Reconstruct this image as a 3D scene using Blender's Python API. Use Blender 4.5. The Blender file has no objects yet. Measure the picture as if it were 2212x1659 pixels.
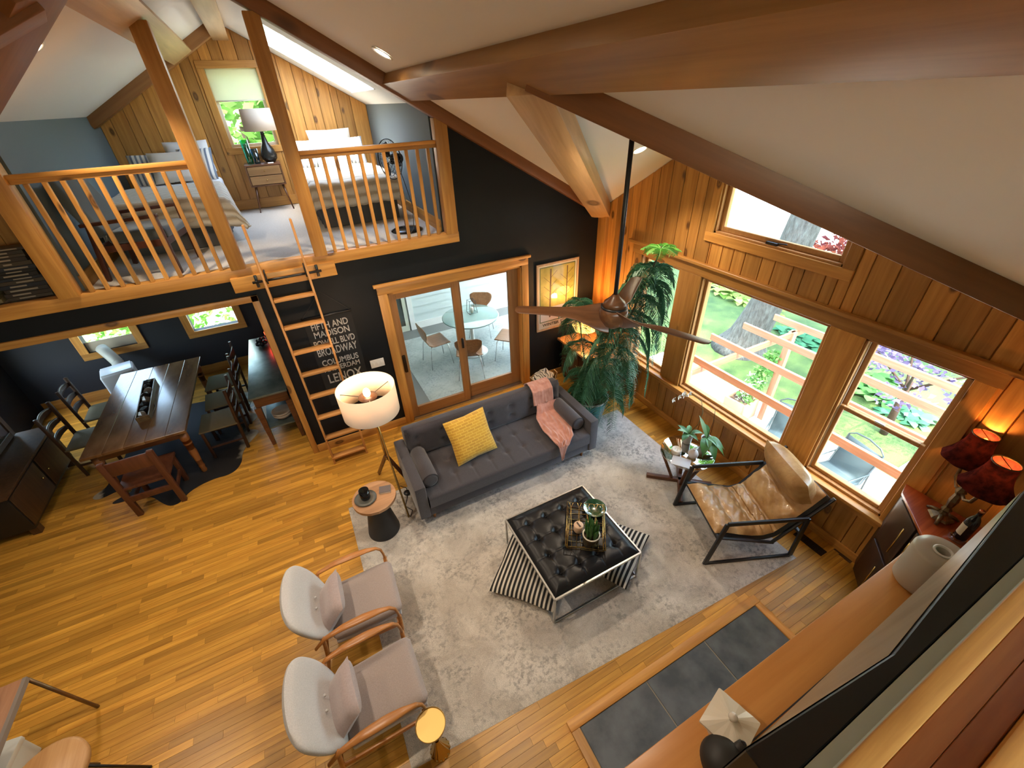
import bpy, bmesh, math, random
from mathutils import Vector, Matrix
S = bpy.context.scene
COL = S.collection
PI = math.pi
R = math.radians

# ---------------------------------------------------------------- camera
cam = bpy.data.objects.new('camera', bpy.data.cameras.new('camera'))
COL.objects.link(cam)
cam.data.sensor_width = 36.0
cam.data.lens = 36.0 * 914.09 / 2212.0
cam.data.clip_start = 0.03
cam.data.clip_end = 400
cam.matrix_world = Matrix(((0.88804418, 0.28596294, -0.36000379, 0.0),
                           (-0.45818863, 0.48581984, -0.74434016, 0.0),
                           (-0.03795671, 0.82595659, 0.56245445, 4.0),
                           (0, 0, 0, 1)))
S.camera = cam

# ---------------------------------------------------------------- world, sun, exposure
S.view_settings.view_transform = 'Standard'
S.view_settings.look = 'None'
S.view_settings.gamma = 1.0
S.view_settings.use_curve_mapping = False
S.view_settings.exposure = 0.95
W = bpy.data.worlds.new('world'); S.world = W
W.use_nodes = True
wn = W.node_tree
for n in list(wn.nodes): wn.nodes.remove(n)
sky = wn.nodes.new('ShaderNodeTexSky')
sky.sky_type = 'NISHITA'; sky.sun_disc = False
sky.sun_elevation = R(72); sky.sun_rotation = R(190)
sky.air_density = 1.6; sky.dust_density = 3.0; sky.ozone_density = 1.0
bg = wn.nodes.new('ShaderNodeBackground'); bg.inputs['Strength'].default_value = 1.45
wo = wn.nodes.new('ShaderNodeOutputWorld')
wn.links.new(sky.outputs[0], bg.inputs[0]); wn.links.new(bg.outputs[0], wo.inputs[0])
SUN_ENERGY = 8.0
sl = bpy.data.lights.new('sun', 'SUN'); sl.energy = SUN_ENERGY; sl.angle = R(1.0); sl.color = (1, .95, .86)
so = bpy.data.objects.new('sun', sl); COL.objects.link(so)
so.location = (3, 8, 12)
so.rotation_euler = Vector((0.05, 0.30, -1.0)).to_track_quat('-Z', 'Y').to_euler()
DOWN_W = 72.0      # recessed lights, watts
def area(name, loc, dirv, sx, sy, e, col):
    l = bpy.data.lights.new(name, 'AREA'); l.shape = 'RECTANGLE'; l.size = sx; l.size_y = sy
    l.energy = e; l.color = col
    o = bpy.data.objects.new(name, l); COL.objects.link(o); o.location = loc
    o.rotation_euler = Vector(dirv).to_track_quat('-Z', 'Z').to_euler()
    return o
# sky portals in the window openings and the added gallery one (guide the sky's own light, add none)
for nm, loc, d, sx, sy in (('portal_big', (4.24, 2.5, 1.42), (-1, 0, 0), 3.6, 1.6),
                           ('portal_up', (4.24, 2.55, 2.95), (-1, 0, 0), 1.5, .6), ('portal_gallery', (0, -3.12, 3.7), (0, 1, 0), 3.4, 1.6)):
    o = area(nm, loc, d, sx, sy, 1.0, (1, 1, 1)); o.data.cycles.is_portal = True
S.cycles.max_bounces = 9
S.cycles.diffuse_bounces = 5
S.cycles.glossy_bounces = 3
S.cycles.transparent_max_bounces = 12
S.cycles.transmission_bounces = 5
S.cycles.caustics_reflective = False
S.cycles.caustics_refractive = False
S.cycles.sample_clamp_indirect = 6.0
S.cycles.use_denoising = True

# ---------------------------------------------------------------- mesh helpers
def F3(v): return (float(v[0]), float(v[1]), float(v[2]))
class MB:
    def __init__(s): s.v = []; s.f = []; s.s = []
    def add(s, vs, fs, smooth=False, M=None):
        b = len(s.v)
        if M is not None: vs = [M @ Vector(v) for v in vs]
        s.v += [F3(v) for v in vs]
        s.f += [tuple(i + b for i in f) for f in fs]
        s.s += [smooth] * len(fs)
        return s
    def box(s, x0, x1, y0, y1, z0, z1, M=None):
        return s.add([(x0,y0,z0),(x1,y0,z0),(x1,y1,z0),(x0,y1,z0),(x0,y0,z1),(x1,y0,z1),(x1,y1,z1),(x0,y1,z1)],
                     [(0,3,2,1),(4,5,6,7),(0,1,5,4),(1,2,6,5),(2,3,7,6),(3,0,4,7)], False, M)
    def bar(s, p, q, w, h, up=(0,0,1)):
        p = Vector(p); q = Vector(q); d = (q - p).normalized(); up = Vector(up)
        a = d.cross(up)
        if a.length < 1e-4: a = d.cross(Vector((1,0,0)))
        a.normalize(); b = a.cross(d).normalized()
        a *= w/2; b *= h/2
        return s.add([p-a-b,p+a-b,p+a+b,p-a+b,q-a-b,q+a-b,q+a+b,q-a+b],
                     [(0,1,2,3),(7,6,5,4),(0,4,5,1),(1,5,6,2),(2,6,7,3),(3,7,4,0)])
    def tube(s, pts, r, n=8, smooth=True, closed=False):
        pts = [Vector(p) for p in pts]; m = len(pts)
        rr = r if isinstance(r, (list, tuple)) else [r]*m
        vs = []; fs = []; a = None
        for i, p in enumerate(pts):
            if closed: d = pts[(i+1) % m] - pts[i-1]
            else: d = pts[min(i+1, m-1)] - pts[max(i-1, 0)]
            d.normalize()
            if a is None:
                a = d.cross(Vector((0,0,1)))
                if a.length < 1e-3: a = d.cross(Vector((1,0,0)))
            else: a = a - d * a.dot(d)
            a.normalize(); b = d.cross(a)
            for k in range(n):
                t = 2*PI*k/n
                vs.append(p + (a*math.cos(t) + b*math.sin(t))*rr[i])
        for i in range(m if closed else m-1):
            j = (i+1) % m
            for k in range(n):
                l = (k+1) % n
                fs.append((i*n+k, i*n+l, j*n+l, j*n+k))
        if not closed:
            fs.append(tuple(range(n-1, -1, -1))); fs.append(tuple((m-1)*n+k for k in range(n)))
        return s.add(vs, fs, smooth)
    def lathe(s, prof, c=(0,0,0), n=24, M=None, smooth=True, caps=False):
        vs = []; fs = []
        ring = not caps and prof[0][0] > 1e-5 and prof[-1][0] > 1e-5 and len(prof) > 2
        if ring: prof = list(prof) + [prof[0]]
        for (r, z) in prof:
            for k in range(n):
                t = 2*PI*k/n
                vs.append((c[0]+r*math.cos(t), c[1]+r*math.sin(t), c[2]+z))
        for i in range(len(prof)-1):
            for k in range(n):
                l = (k+1) % n
                if prof[i][0] < 1e-6: fs.append((i*n+k, (i+1)*n+l, (i+1)*n+k))
                elif prof[i+1][0] < 1e-6: fs.append((i*n+k, i*n+l, (i+1)*n+l))
                else: fs.append((i*n+k, i*n+l, (i+1)*n+l, (i+1)*n+k))
        if prof[0][0] > 1e-5 and not ring: fs.append(tuple(range(n-1, -1, -1)))
        if prof[-1][0] > 1e-5 and not ring: fs.append(tuple((len(prof)-1)*n+k for k in range(n)))
        return s.add(vs, fs, smooth, M)
    def cyl(s, c, r, h, n=20, r2=None, M=None):
        return s.lathe([(r, 0), (r if r2 is None else r2, h)], c, n, M, True, True)
    def prism(s, poly, z0, z1, M=None):
        n = len(poly)
        vs = [(x,y,z0) for x,y in poly] + [(x,y,z1) for x,y in poly]
        fs = [tuple(range(n-1,-1,-1)), tuple(range(n,2*n))] + [(i,(i+1)%n,n+(i+1)%n,n+i) for i in range(n)]
        return s.add(vs, fs, False, M)
    def poly3(s, pts, thick):        # thin slab from coplanar points, thickness vector
        n = len(pts); t = Vector(thick)
        vs = [Vector(p) for p in pts] + [Vector(p)+t for p in pts]
        fs = [tuple(range(n-1,-1,-1)), tuple(range(n,2*n))] + [(i,(i+1)%n,n+(i+1)%n,n+i) for i in range(n)]
        return s.add(vs, fs)
    def grid(s, fn, nu, nv, cu=False, cv=False, smooth=True, M=None):
        a = nu if cu else nu+1; b = nv if cv else nv+1
        vs = [fn(i/nu, j/nv) for i in range(a) for j in range(b)]
        fs = []
        for i in range(nu):
            for j in range(nv):
                i2 = (i+1) % a; j2 = (j+1) % b
                fs.append((i*b+j, i2*b+j, i2*b+j2, i*b+j2))
        return s.add(vs, fs, smooth, M)
    def pillow(s, w, d, h, n=12, M=None, pinch=.06):
        def top(sg):
            def fn(u, v):
                x = 2*u-1; y = 2*v-1
                t = ((1-x**4)*(1-y**4))
                t = max(t, 0)**.55
                k = 1 - pinch*(abs(x*y)*0 + (1-abs(x))*abs(y)**3 + (1-abs(y))*abs(x)**3)
                return (x*w/2*k, y*d/2*k, sg*h/2*t)
            return fn
        s.grid(top(1), n, n, M=M)
        b = len(s.f); s.grid(top(-1), n, n, M=M)
        s.f[b:] = [tuple(reversed(f)) for f in s.f[b:]]
        return s
    def ico(s, c, r, sub=1, M=None, sc=(1,1,1), jit=0, rnd=None):
        bm = bmesh.new(); bmesh.ops.create_icosphere(bm, subdivisions=sub, radius=1)
        vs = []
        for v in bm.verts:
            k = r * (1 + (rnd.uniform(-jit, jit) if rnd else 0))
            vs.append((c[0]+v.co.x*k*sc[0], c[1]+v.co.y*k*sc[1], c[2]+v.co.z*k*sc[2]))
        fs = [tuple(x.index for x in f.verts) for f in bm.faces]
        bm.free()
        return s.add(vs, fs, jit == 0, M)
    def mesh(s, name, mat, bevel=0, seg=2):
        me = bpy.data.meshes.new(name)
        me.from_pydata(s.v, [], s.f); me.polygons.foreach_set('use_smooth', s.s)
        if bevel:
            bm = bmesh.new(); bm.from_mesh(me)
            bmesh.ops.remove_doubles(bm, verts=bm.verts, dist=1e-5)
            ed = [e for e in bm.edges if len(e.link_faces) == 2 and e.calc_face_angle(0) > .5]
            bmesh.ops.bevel(bm, geom=ed, offset=bevel, segments=seg, profile=.5, affect='EDGES', clamp_overlap=True)
            if seg > 1:
                for f in bm.faces: f.smooth = True
            bm.to_mesh(me); bm.free()
            if seg > 1:
                try: me.set_sharp_from_angle(angle=R(40))
                except Exception: pass
        me.materials.append(mat); me.update()
        return me
    def obj(s, name, mat, parent=None, bevel=0, seg=2, loc=None, rot=None, sub=0):
        o = bpy.data.objects.new(name, s.mesh(name, mat, bevel, seg))
        COL.objects.link(o)
        if parent is not None: o.parent = parent
        if loc is not None: o.location = loc
        if rot is not None: o.rotation_euler = rot
        if sub:
            m = o.modifiers.new('sub', 'SUBSURF'); m.levels = sub; m.render_levels = sub
        return o
def thing(name, label, cat, loc=(0,0,0), rz=0, group=None):
    o = bpy.data.objects.new(name, None); COL.objects.link(o)
    o.empty_display_size = .1
    o.location = loc; o.rotation_euler = (0, 0, rz)
    o['label'] = label; o['category'] = cat
    if group: o['group'] = group
    return o
def tag(o, label, cat, group=None, kind=None):
    if label: o['label'] = label
    if cat: o['category'] = cat
    if group: o['group'] = group
    if kind: o['kind'] = kind
    return o
def struct(name, label=None):
    o = bpy.data.objects.new(name, None); COL.objects.link(o); o['kind'] = 'structure'
    if label: o['label'] = label
    return o
def smesh(mb, name, mat, label=None, bevel=0, parent=None, **k):
    o = mb.obj(name, mat, parent, bevel, **k)
    if parent is None:
        o['kind'] = 'structure'
        if label: o['label'] = label
    return o
def kids(o): return [c for c in bpy.data.objects if c.parent == o]
def dup(root, loc, rz, label=None, group=None, tree=None):
    tree = tree or {}
    r = root.copy(); COL.objects.link(r); r.location = loc; r.rotation_euler = (root.rotation_euler[0], root.rotation_euler[1], rz)
    if label: r['label'] = label
    if group: r['group'] = group
    for ch in root.children:
        c = ch.copy(); COL.objects.link(c); c.parent = r
        for g in ch.children:
            d = g.copy(); COL.objects.link(d); d.parent = c
    return r
def TR(loc=(0,0,0), rx=0, ry=0, rz=0):
    return Matrix.Translation(loc) @ Matrix.Rotation(rz,4,'Z') @ Matrix.Rotation(ry,4,'Y') @ Matrix.Rotation(rx,4,'X')

# ---------------------------------------------------------------- material helpers
def newmat(name):
    m = bpy.data.materials.new(name); m.use_nodes = True
    nt = m.node_tree
    return m, nt, nt.nodes['Principled BSDF'], nt.nodes['Material Output']
def ramp(nt, stops, interp='LINEAR'):
    n = nt.nodes.new('ShaderNodeValToRGB'); n.color_ramp.interpolation = interp
    e = n.color_ramp.elements
    while len(e) < len(stops): e.new(.5)
    for el, (p, c) in zip(e, stops):
        el.position = p; el.color = (c[0], c[1], c[2], 1)
    return n
def coords(nt, scale=(1,1,1), rnd=0.0, kind='Object'):
    tc = nt.nodes.new('ShaderNodeTexCoord'); mp = nt.nodes.new('ShaderNodeMapping')
    mp.inputs['Scale'].default_value = scale
    src = tc.outputs[kind]
    if rnd:
        oi = nt.nodes.new('ShaderNodeObjectInfo'); ml = nt.nodes.new('ShaderNodeMath'); ml.operation = 'MULTIPLY'
        ml.inputs[1].default_value = rnd; nt.links.new(oi.outputs['Random'], ml.inputs[0])
        ad = nt.nodes.new('ShaderNodeVectorMath'); ad.operation = 'ADD'
        nt.links.new(src, ad.inputs[0]); nt.links.new(ml.outputs[0], ad.inputs[1]); src = ad.outputs[0]
    nt.links.new(src, mp.inputs['Vector'])
    return mp.outputs[0]
def noise(nt, vec, scale, detail=4, rough=.55, dist=0):
    n = nt.nodes.new('ShaderNodeTexNoise'); n.inputs['Scale'].default_value = scale
    n.inputs['Detail'].default_value = detail; n.inputs['Roughness'].default_value = rough
    n.inputs['Distortion'].default_value = dist
    nt.links.new(vec, n.inputs['Vector'])
    return n.outputs['Fac']
def bump(nt, bs, h, strength=.3, dist=.01):
    b = nt.nodes.new('ShaderNodeBump'); b.inputs['Strength'].default_value = strength; b.inputs['Distance'].default_value = dist
    nt.links.new(h, b.inputs['Height']); nt.links.new(b.outputs[0], bs.inputs['Normal'])
def mixc(nt, fac, a, b, mode='MIX'):
    m = nt.nodes.new('ShaderNodeMix'); m.data_type = 'RGBA'; m.blend_type = mode
    if isinstance(fac, (int, float)): m.inputs[0].default_value = fac
    else: nt.links.new(fac, m.inputs[0])
    for s, v in ((6, a), (7, b)):
        if isinstance(v, tuple): m.inputs[s].default_value = (v[0], v[1], v[2], 1)
        else: nt.links.new(v, m.inputs[s])
    return m.outputs[2]
def mat(name, col, rough=.5, metal=0.0, col2=None, scale=6, stretch=(1,1,1), bmp=0, bscale=60, bdist=.004, coat=0, sheen=0, spec=None, rnd=0, trans=0, detail=4, lo=.35, hi=.65):
    m, nt, bs, out = newmat(name)
    bs.inputs['Base Color'].default_value = (*col, 1); bs.inputs['Roughness'].default_value = rough
    bs.inputs['Metallic'].default_value = metal
    if coat: bs.inputs['Coat Weight'].default_value = coat; bs.inputs['Coat Roughness'].default_value = .12
    if sheen: bs.inputs['Sheen Weight'].default_value = sheen; bs.inputs['Sheen Roughness'].default_value = .5
    if spec is not None: bs.inputs['Specular IOR Level'].default_value = spec
    if trans: bs.inputs['Transmission Weight'].default_value = trans
    v = coords(nt, stretch, rnd)
    if col2:
        r = ramp(nt, [(lo, col), (hi, col2)])
        nt.links.new(noise(nt, v, scale, detail), r.inputs[0]); nt.links.new(r.outputs[0], bs.inputs['Base Color'])
    if bmp: bump(nt, bs, noise(nt, v, bscale, 3), bmp, bdist)
    return m
def wood(name, dark, light, axis=0, grain=26, rough=.42, knots=0, rnd=9.0, tone=.35, coat=0, knotcol=(.06,.02,.006)):
    """grain runs along the local axis; every object gets its own offset and tone"""
    m, nt, bs, out = newmat(name)
    st = [1, 1, 1]; st[axis] = .055
    v = coords(nt, tuple(st), rnd)
    f = noise(nt, v, grain, 5, .6, .4)
    r = ramp(nt, [(.28, dark), (.52, tuple((a+b)/2 for a, b in zip(dark, light))), (.75, light)])
    nt.links.new(f, r.inputs[0]); c = r.outputs[0]
    st2 = [1, 1, 1]; st2[axis] = .12
    f2 = noise(nt, coords(nt, tuple(st2), rnd), 3.2, 2)
    c = mixc(nt, f2, c, tuple(x*.72 for x in dark), 'MIX') if False else c
    oi = nt.nodes.new('ShaderNodeObjectInfo')
    mr = nt.nodes.new('ShaderNodeMapRange'); mr.inputs['To Min'].default_value = 1-tone; mr.inputs['To Max'].default_value = 1+tone*.6
    nt.links.new(oi.outputs['Random'], mr.inputs['Value'])
    mr2 = nt.nodes.new('ShaderNodeMapRange'); mr2.inputs['To Min'].default_value = .78; mr2.inputs['To Max'].default_value = 1.2
    nt.links.new(f2, mr2.inputs['Value'])
    mu = nt.nodes.new('ShaderNodeMath'); mu.operation = 'MULTIPLY'
    nt.links.new(mr.outputs[0], mu.inputs[0]); nt.links.new(mr2.outputs[0], mu.inputs[1])
    hv = nt.nodes.new('ShaderNodeHueSaturation'); nt.links.new(mu.outputs[0], hv.inputs['Value']); nt.links.new(c, hv.inputs['Color'])
    c = hv.outputs[0]
    if knots:
        st3 = [1, 1, 1]; st3[axis] = .5
        vo = nt.nodes.new('ShaderNodeTexVoronoi'); vo.inputs['Scale'].default_value = knots
        vo.inputs['Randomness'].default_value = 1
        nt.links.new(coords(nt, tuple(st3), rnd), vo.inputs['Vector'])
        kr = ramp(nt, [(.0, (1,1,1)), (.06, (.6,.6,.6)), (.10, (.9,.9,.9)), (.16, (0,0,0))])
        nt.links.new(vo.outputs['Distance'], kr.inputs[0])
        c = mixc(nt, kr.outputs[0], c, knotcol)
    nt.links.new(c, bs.inputs['Base Color']); bs.inputs['Roughness'].default_value = rough
    if coat: bs.inputs['Coat Weight'].default_value = coat; bs.inputs['Coat Roughness'].default_value = .2
    bump(nt, bs, f, .12, .002)
    return m
def emit(name, col, st):
    m, nt, bs, out = newmat(name)
    bs.inputs['Base Color'].default_value = (*col, 1)
    bs.inputs['Emission Color'].default_value = (*col, 1); bs.inputs['Emission Strength'].default_value = st
    return m
def glass(name, tint=(1,1,1), rough=0.0, refl=1.0):
    m, nt, bs, out = newmat(name); nt.nodes.remove(bs)
    t = nt.nodes.new('ShaderNodeBsdfTransparent'); t.inputs[0].default_value = (*tint, 1)
    g = nt.nodes.new('ShaderNodeBsdfGlossy'); g.inputs['Roughness'].default_value = rough
    fr = nt.nodes.new('ShaderNodeFresnel'); fr.inputs[0].default_value = 1.45
    mu = nt.nodes.new('ShaderNodeMath'); mu.operation = 'MULTIPLY'; mu.inputs[1].default_value = refl; mu.use_clamp = True
    ge = nt.nodes.new('ShaderNodeNewGeometry'); bf = nt.nodes.new('ShaderNodeMath'); bf.operation = 'SUBTRACT'; bf.inputs[0].default_value = 1.0
    nt.links.new(ge.outputs['Backfacing'], bf.inputs[1]); m0 = nt.nodes.new('ShaderNodeMath'); m0.operation = 'MULTIPLY'
    nt.links.new(fr.outputs[0], m0.inputs[0]); nt.links.new(bf.outputs[0], m0.inputs[1]); nt.links.new(m0.outputs[0], mu.inputs[0])
    mx = nt.nodes.new('ShaderNodeMixShader'); nt.links.new(mu.outputs[0], mx.inputs[0])
    nt.links.new(t.outputs[0], mx.inputs[1]); nt.links.new(g.outputs[0], mx.inputs[2]); nt.links.new(mx.outputs[0], out.inputs[0])
    return m
def shade_cloth(name, col, tr=.5):
    m, nt, bs, out = newmat(name); nt.nodes.remove(bs)
    d = nt.nodes.new('ShaderNodeBsdfDiffuse'); d.inputs[0].default_value = (*col, 1)
    t = nt.nodes.new('ShaderNodeBsdfTranslucent'); t.inputs[0].default_value = (*col, 1)
    mx = nt.nodes.new('ShaderNodeMixShader'); mx.inputs[0].default_value = tr
    nt.links.new(d.outputs[0], mx.inputs[1]); nt.links.new(t.outputs[0], mx.inputs[2]); nt.links.new(mx.outputs[0], out.inputs[0])
    return m
def stripes(name, a, b, axis, per, duty=.5, rough=.85, soft=.04, off=0.0):
    m, nt, bs, out = newmat(name)
    tc = nt.nodes.new('ShaderNodeTexCoord'); sx = nt.nodes.new('ShaderNodeSeparateXYZ'); nt.links.new(tc.outputs['Object'], sx.inputs[0])
    d = nt.nodes.new('ShaderNodeMath'); d.operation = 'MULTIPLY_ADD'; d.inputs[1].default_value = 1/per; d.inputs[2].default_value = 50+off
    nt.links.new(sx.outputs[axis], d.inputs[0])
    fr = nt.nodes.new('ShaderNodeMath'); fr.operation = 'FRACT'; nt.links.new(d.outputs[0], fr.inputs[0])
    r = ramp(nt, [(0, a), (duty-soft, a), (duty, b), (1-soft, b), (1, a)])
    nt.links.new(fr.outputs[0], r.inputs[0]); nt.links.new(r.outputs[0], bs.inputs['Base Color'])
    bs.inputs['Roughness'].default_value = rough
    return m

# ---------------------------------------------------------------- materials
PD, PL = (.41, .172, .034), (.66, .335, .080)
pine = [wood('pine_x', PD, PL, 0, knots=4.2), wood('pine_y', PD, PL, 1, knots=4.2), wood('pine_z', PD, PL, 2, knots=4.2)]
beamw = [wood('beam_x', (.40,.245,.115), (.62,.42,.22), 0, grain=14, knots=1.6, tone=.12), wood('beam_y', (.50,.27,.10), (.70,.43,.19), 1, grain=14, knots=1.6, tone=.12)]
darkrafter = wood('stained_rafter', (.16,.06,.018), (.27,.11,.035), 0, grain=14, knots=1.8, tone=.1)
oak_c = ((.42, .185, .024), (.72, .385, .060))
oak = wood('oak_plank', oak_c[0], oak_c[1], 0, grain=30, rough=.34, tone=.34, rnd=13)
M_dark = mat('charcoal_paint', (.0060,.0072,.0088), .55, col2=(.0078,.0094,.0112), scale=3, bmp=.05, bscale=180, spec=.22)
M_white = mat('ceiling_paint', (.74,.73,.70), .9, bmp=.04, bscale=220)
M_grey = mat('slate_blue_paint', (.13,.165,.185), .8)
M_greywall = mat('sage_grey_paint', (.52,.56,.50), .85)
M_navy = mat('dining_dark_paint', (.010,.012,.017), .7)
M_carpet = mat('loft_carpet', (.50,.45,.38), .98, col2=(.58,.53,.46), scale=60, bmp=.5, bscale=250, bdist=.006, sheen=.2)
M_black = mat('black_metal', (.012,.012,.013), .4)
M_blackgl = mat('black_gloss', (.006,.006,.007), .14)
M_steel = mat('brushed_steel', (.62,.62,.60), .28, 1)
M_chrome = mat('chrome', (.75,.75,.75), .12, 1)
M_brass = mat('brass', (.62,.42,.15), .26, 1)
M_wht = mat('white_gloss', (.78,.77,.74), .3)
M_cream = mat('cream_ceramic', (.70,.64,.53), .25)
M_glass = glass('window_glass', (.96,.98,.97), 0, .9)
M_walnut = wood('walnut', (.075,.025,.009), (.17,.065,.024), 0, tone=.1, rough=.35)
M_dkwood = wood('dark_oak', (.028,.011,.005), (.07,.028,.011), 2, tone=.15, rough=.4)
M_teak = wood('teak', (.33,.125,.028), (.52,.22,.06), 0, tone=.08, rough=.33)
M_leaf = mat('leaf_green', (.035,.12,.03), .4, col2=(.07,.20,.045), scale=8, rnd=5)
M_soil = mat('potting_soil', (.05,.032,.018), .95, col2=(.12,.08,.045), scale=60)
rnd = random.Random(7)
# ================================================================ SETTING
def zr(x): return 4.934 - .567*x            # main roof slope towards the windows
def zl(x): return 5.059 + .567*x
def zg(y): return 4.197 - .602*abs(y-2.56)  # cross gable over the window wall
# ---- floor: sub floor and oak planks
floor = smesh(MB().box(-4.6, 4.23, -.05, 8.7, -.2, -.014), 'floor', mat('subfloor', (.10,.045,.014), .8), 'oak strip floor laid parallel to the dark wall')
rows = []
PW = .0578
y = -.02
cells = []
while y < 8.6:
    x = -4.5 - rnd.uniform(0, 1.2)
    while x < 4.08:
        L = rnd.choice([.3, .42, .54, .66, .8, .95, 1.1])
        xe = 4.08 if y < 5.17 else -.56
        x0 = max(x, -4.5); x1 = min(x+L, xe)
        if x1 - x0 > .08:
            full = abs((x1-x0) - L) < 1e-6
            cells.append((x0, x1, y, L if full else None))
        x += L
    y += PW
def hidden(c):
    xm = (c[0]+c[1])/2; ym = c[2]
    if -.25 < xm < 3.2 and 1.05 < ym < 3.95: return True
    if xm > 3.45 and ym > 4.0: return True
    if ym < .55 and xm > -2.2: return True
    if ym > 5.1 and xm > -.5: return True
    if ym > 5.7 : return True
    return False
vis = sorted([c for c in cells if not hidden(c) and c[3]], key=lambda c: ((c[0]+c[1])/2)**2 + c[2]**2)[:296]
vset = set(vis)
pm = {}
for (x0, x1, yy, L) in vis:
    if L not in pm: pm[L] = MB().box(-L/2+.0007, L/2-.0007, .0008, PW-.0008, -.014, 0).mesh('plank', oak)
    o = bpy.data.objects.new('plank', pm[L]); COL.objects.link(o); o.parent = floor
    o.location = ((x0+x1)/2, yy, rnd.uniform(-.0004, .0004))
rest = MB()
for c in cells:
    if c in vset: continue
    rest.box(c[0]+.0007, c[1]-.0007, c[2]+.0008, c[2]+PW-.0008, -.014, 0)
def oak_island():
    m, nt, bs, out = newmat('oak_planks_far')
    v = coords(nt, (.055, 1, 1))
    g = nt.nodes.new('ShaderNodeNewGeometry')
    ad = nt.nodes.new('ShaderNodeVectorMath'); ad.operation = 'MULTIPLY_ADD'
    ad.inputs[1].default_value = (13, 13, 13); nt.links.new(g.outputs['Random Per Island'], ad.inputs[0]); nt.links.new(v, ad.inputs[2])
    f = noise(nt, ad.outputs[0], 30, 5, .6, .4)
    r = ramp(nt, [(.28, oak_c[0]), (.75, oak_c[1])]); nt.links.new(f, r.inputs[0])
    mr = nt.nodes.new('ShaderNodeMapRange'); mr.inputs['To Min'].default_value = .66; mr.inputs['To Max'].default_value = 1.2
    nt.links.new(g.outputs['Random Per Island'], mr.inputs['Value'])
    hv = nt.nodes.new('ShaderNodeHueSaturation'); nt.links.new(mr.outputs[0], hv.inputs['Value']); nt.links.new(r.outputs[0], hv.inputs['Color'])
    nt.links.new(hv.outputs[0], bs.inputs['Base Color']); bs.inputs['Roughness'].default_value = .34
    return m
o = rest.obj('plank_field', oak_island(), floor); o['kind'] = 'stuff'

# ---- back wall (charcoal) with sliding door opening
wb = MB()
Y0, Y1 = 5.18, 5.30
wb.box(-.53, .834, Y0, Y1, 0, 2.55); wb.box(2.728, 4.23, Y0, Y1, 0, 2.55)
wb.box(.834, 2.728, Y0, Y1, 2.03, 2.55); wb.box(-4.6, -.53, Y0, Y1, 2.25, 2.55)
wb.prism([(1.70, 2.55), (4.23, 2.55), (4.23, zr(4.23)-.02), (1.70, zr(1.70)-.02)], -Y1, -Y0, Matrix.Rotation(PI/2, 4, 'X'))
smesh(wb, 'wall_back', M_dark, 'charcoal painted wall around the sliding door')
# ---- loft floor and the dining ceiling under it
smesh(MB().box(-2.6, 1.83, 5.195, 8.7, 2.55, 2.62), 'floor_loft', M_carpet, 'beige carpet of the sleeping loft')
smesh(MB().box(-4.6, 1.83, 5.31, 8.7, 2.36, 2.42), 'ceiling_dining', mat('dining_ceiling', (.10,.095,.085), .9))
# ---- ceilings
ce = MB()
def slabR(pts, fz): return [(x, y, fz(x)) for x, y in pts]
up = (0, 0, .12)
A = (1.30, 2.56, zr(1.30)); Bc = (4.08, 5.18, zr(4.08)); Fc = (4.08, -.06, zr(4.08))
for pts in ([(-.11,-3),(1.3,-3),(1.3,5.18),(-.11,5.18)], [(-.11,5.18),(.3,5.18),(.3,8.7),(-.11,8.7)], [(.3,5.18),(1.42,5.18),(1.42,6.40),(.3,6.40)],
            [(.3,8.0),(1.42,8.0),(1.42,8.7),(.3,8.7)], [(1.42,5.18),(2.2,5.18),(2.2,8.7),(1.42,8.7)]):
    ce.poly3(slabR(pts, zr), up)
ce.poly3([A, Bc, (1.3, 5.18, zr(1.3))], up)
ce.poly3([(1.3,-3,zr(1.3)), (4.25,-3,zr(4.25)), (4.25,-.22,zr(4.25)), A], up)
ce.poly3([(-4.6,-3,zl(-4.6)), (-.11,-3,zl(-.11)), (-.11,8.7,zl(-.11)), (-4.6,8.7,zl(-4.6))], up)
ce.poly3([A, (4.25,2.56,A[2]), (4.25,5.34,zg(5.34)), Bc], up)
ce.poly3([A, (4.25,-.22,zg(-.22)), (4.25,2.56,A[2])], up)
smesh(ce, 'ceiling', M_white, 'white sloped ceiling')
# skylight
win8 = struct('window_8', 'skylight in the loft ceiling over the beds')
sk = MB()
for (a, b) in (((.3,6.40),(1.42,6.40)), ((1.42,6.40),(1.42,8.0)), ((1.42,8.0),(.3,8.0)), ((.3,8.0),(.3,6.40))):
    p = Vector((a[0],a[1],zr(a[0]))); q = Vector((b[0],b[1],zr(b[0]))); u = Vector((.0,0,.13))
    n = (q-p).cross(u).normalized()*-.02
    sk.add([p,q,q+u,p+u,p+n,q+n,q+u+n,p+u+n], [(0,1,2,3),(7,6,5,4),(0,4,5,1),(2,6,7,3),(1,5,6,2),(3,7,4,0)])
sk.obj('shaft', M_white, win8)
MB().poly3([(.3,6.40,zr(.3)+.13),(1.42,6.40,zr(1.42)+.13),(1.42,8.0,zr(1.42)+.13),(.3,8.0,zr(.3)+.13)], (0,0,.01)).obj('pane', M_glass, win8)
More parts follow.
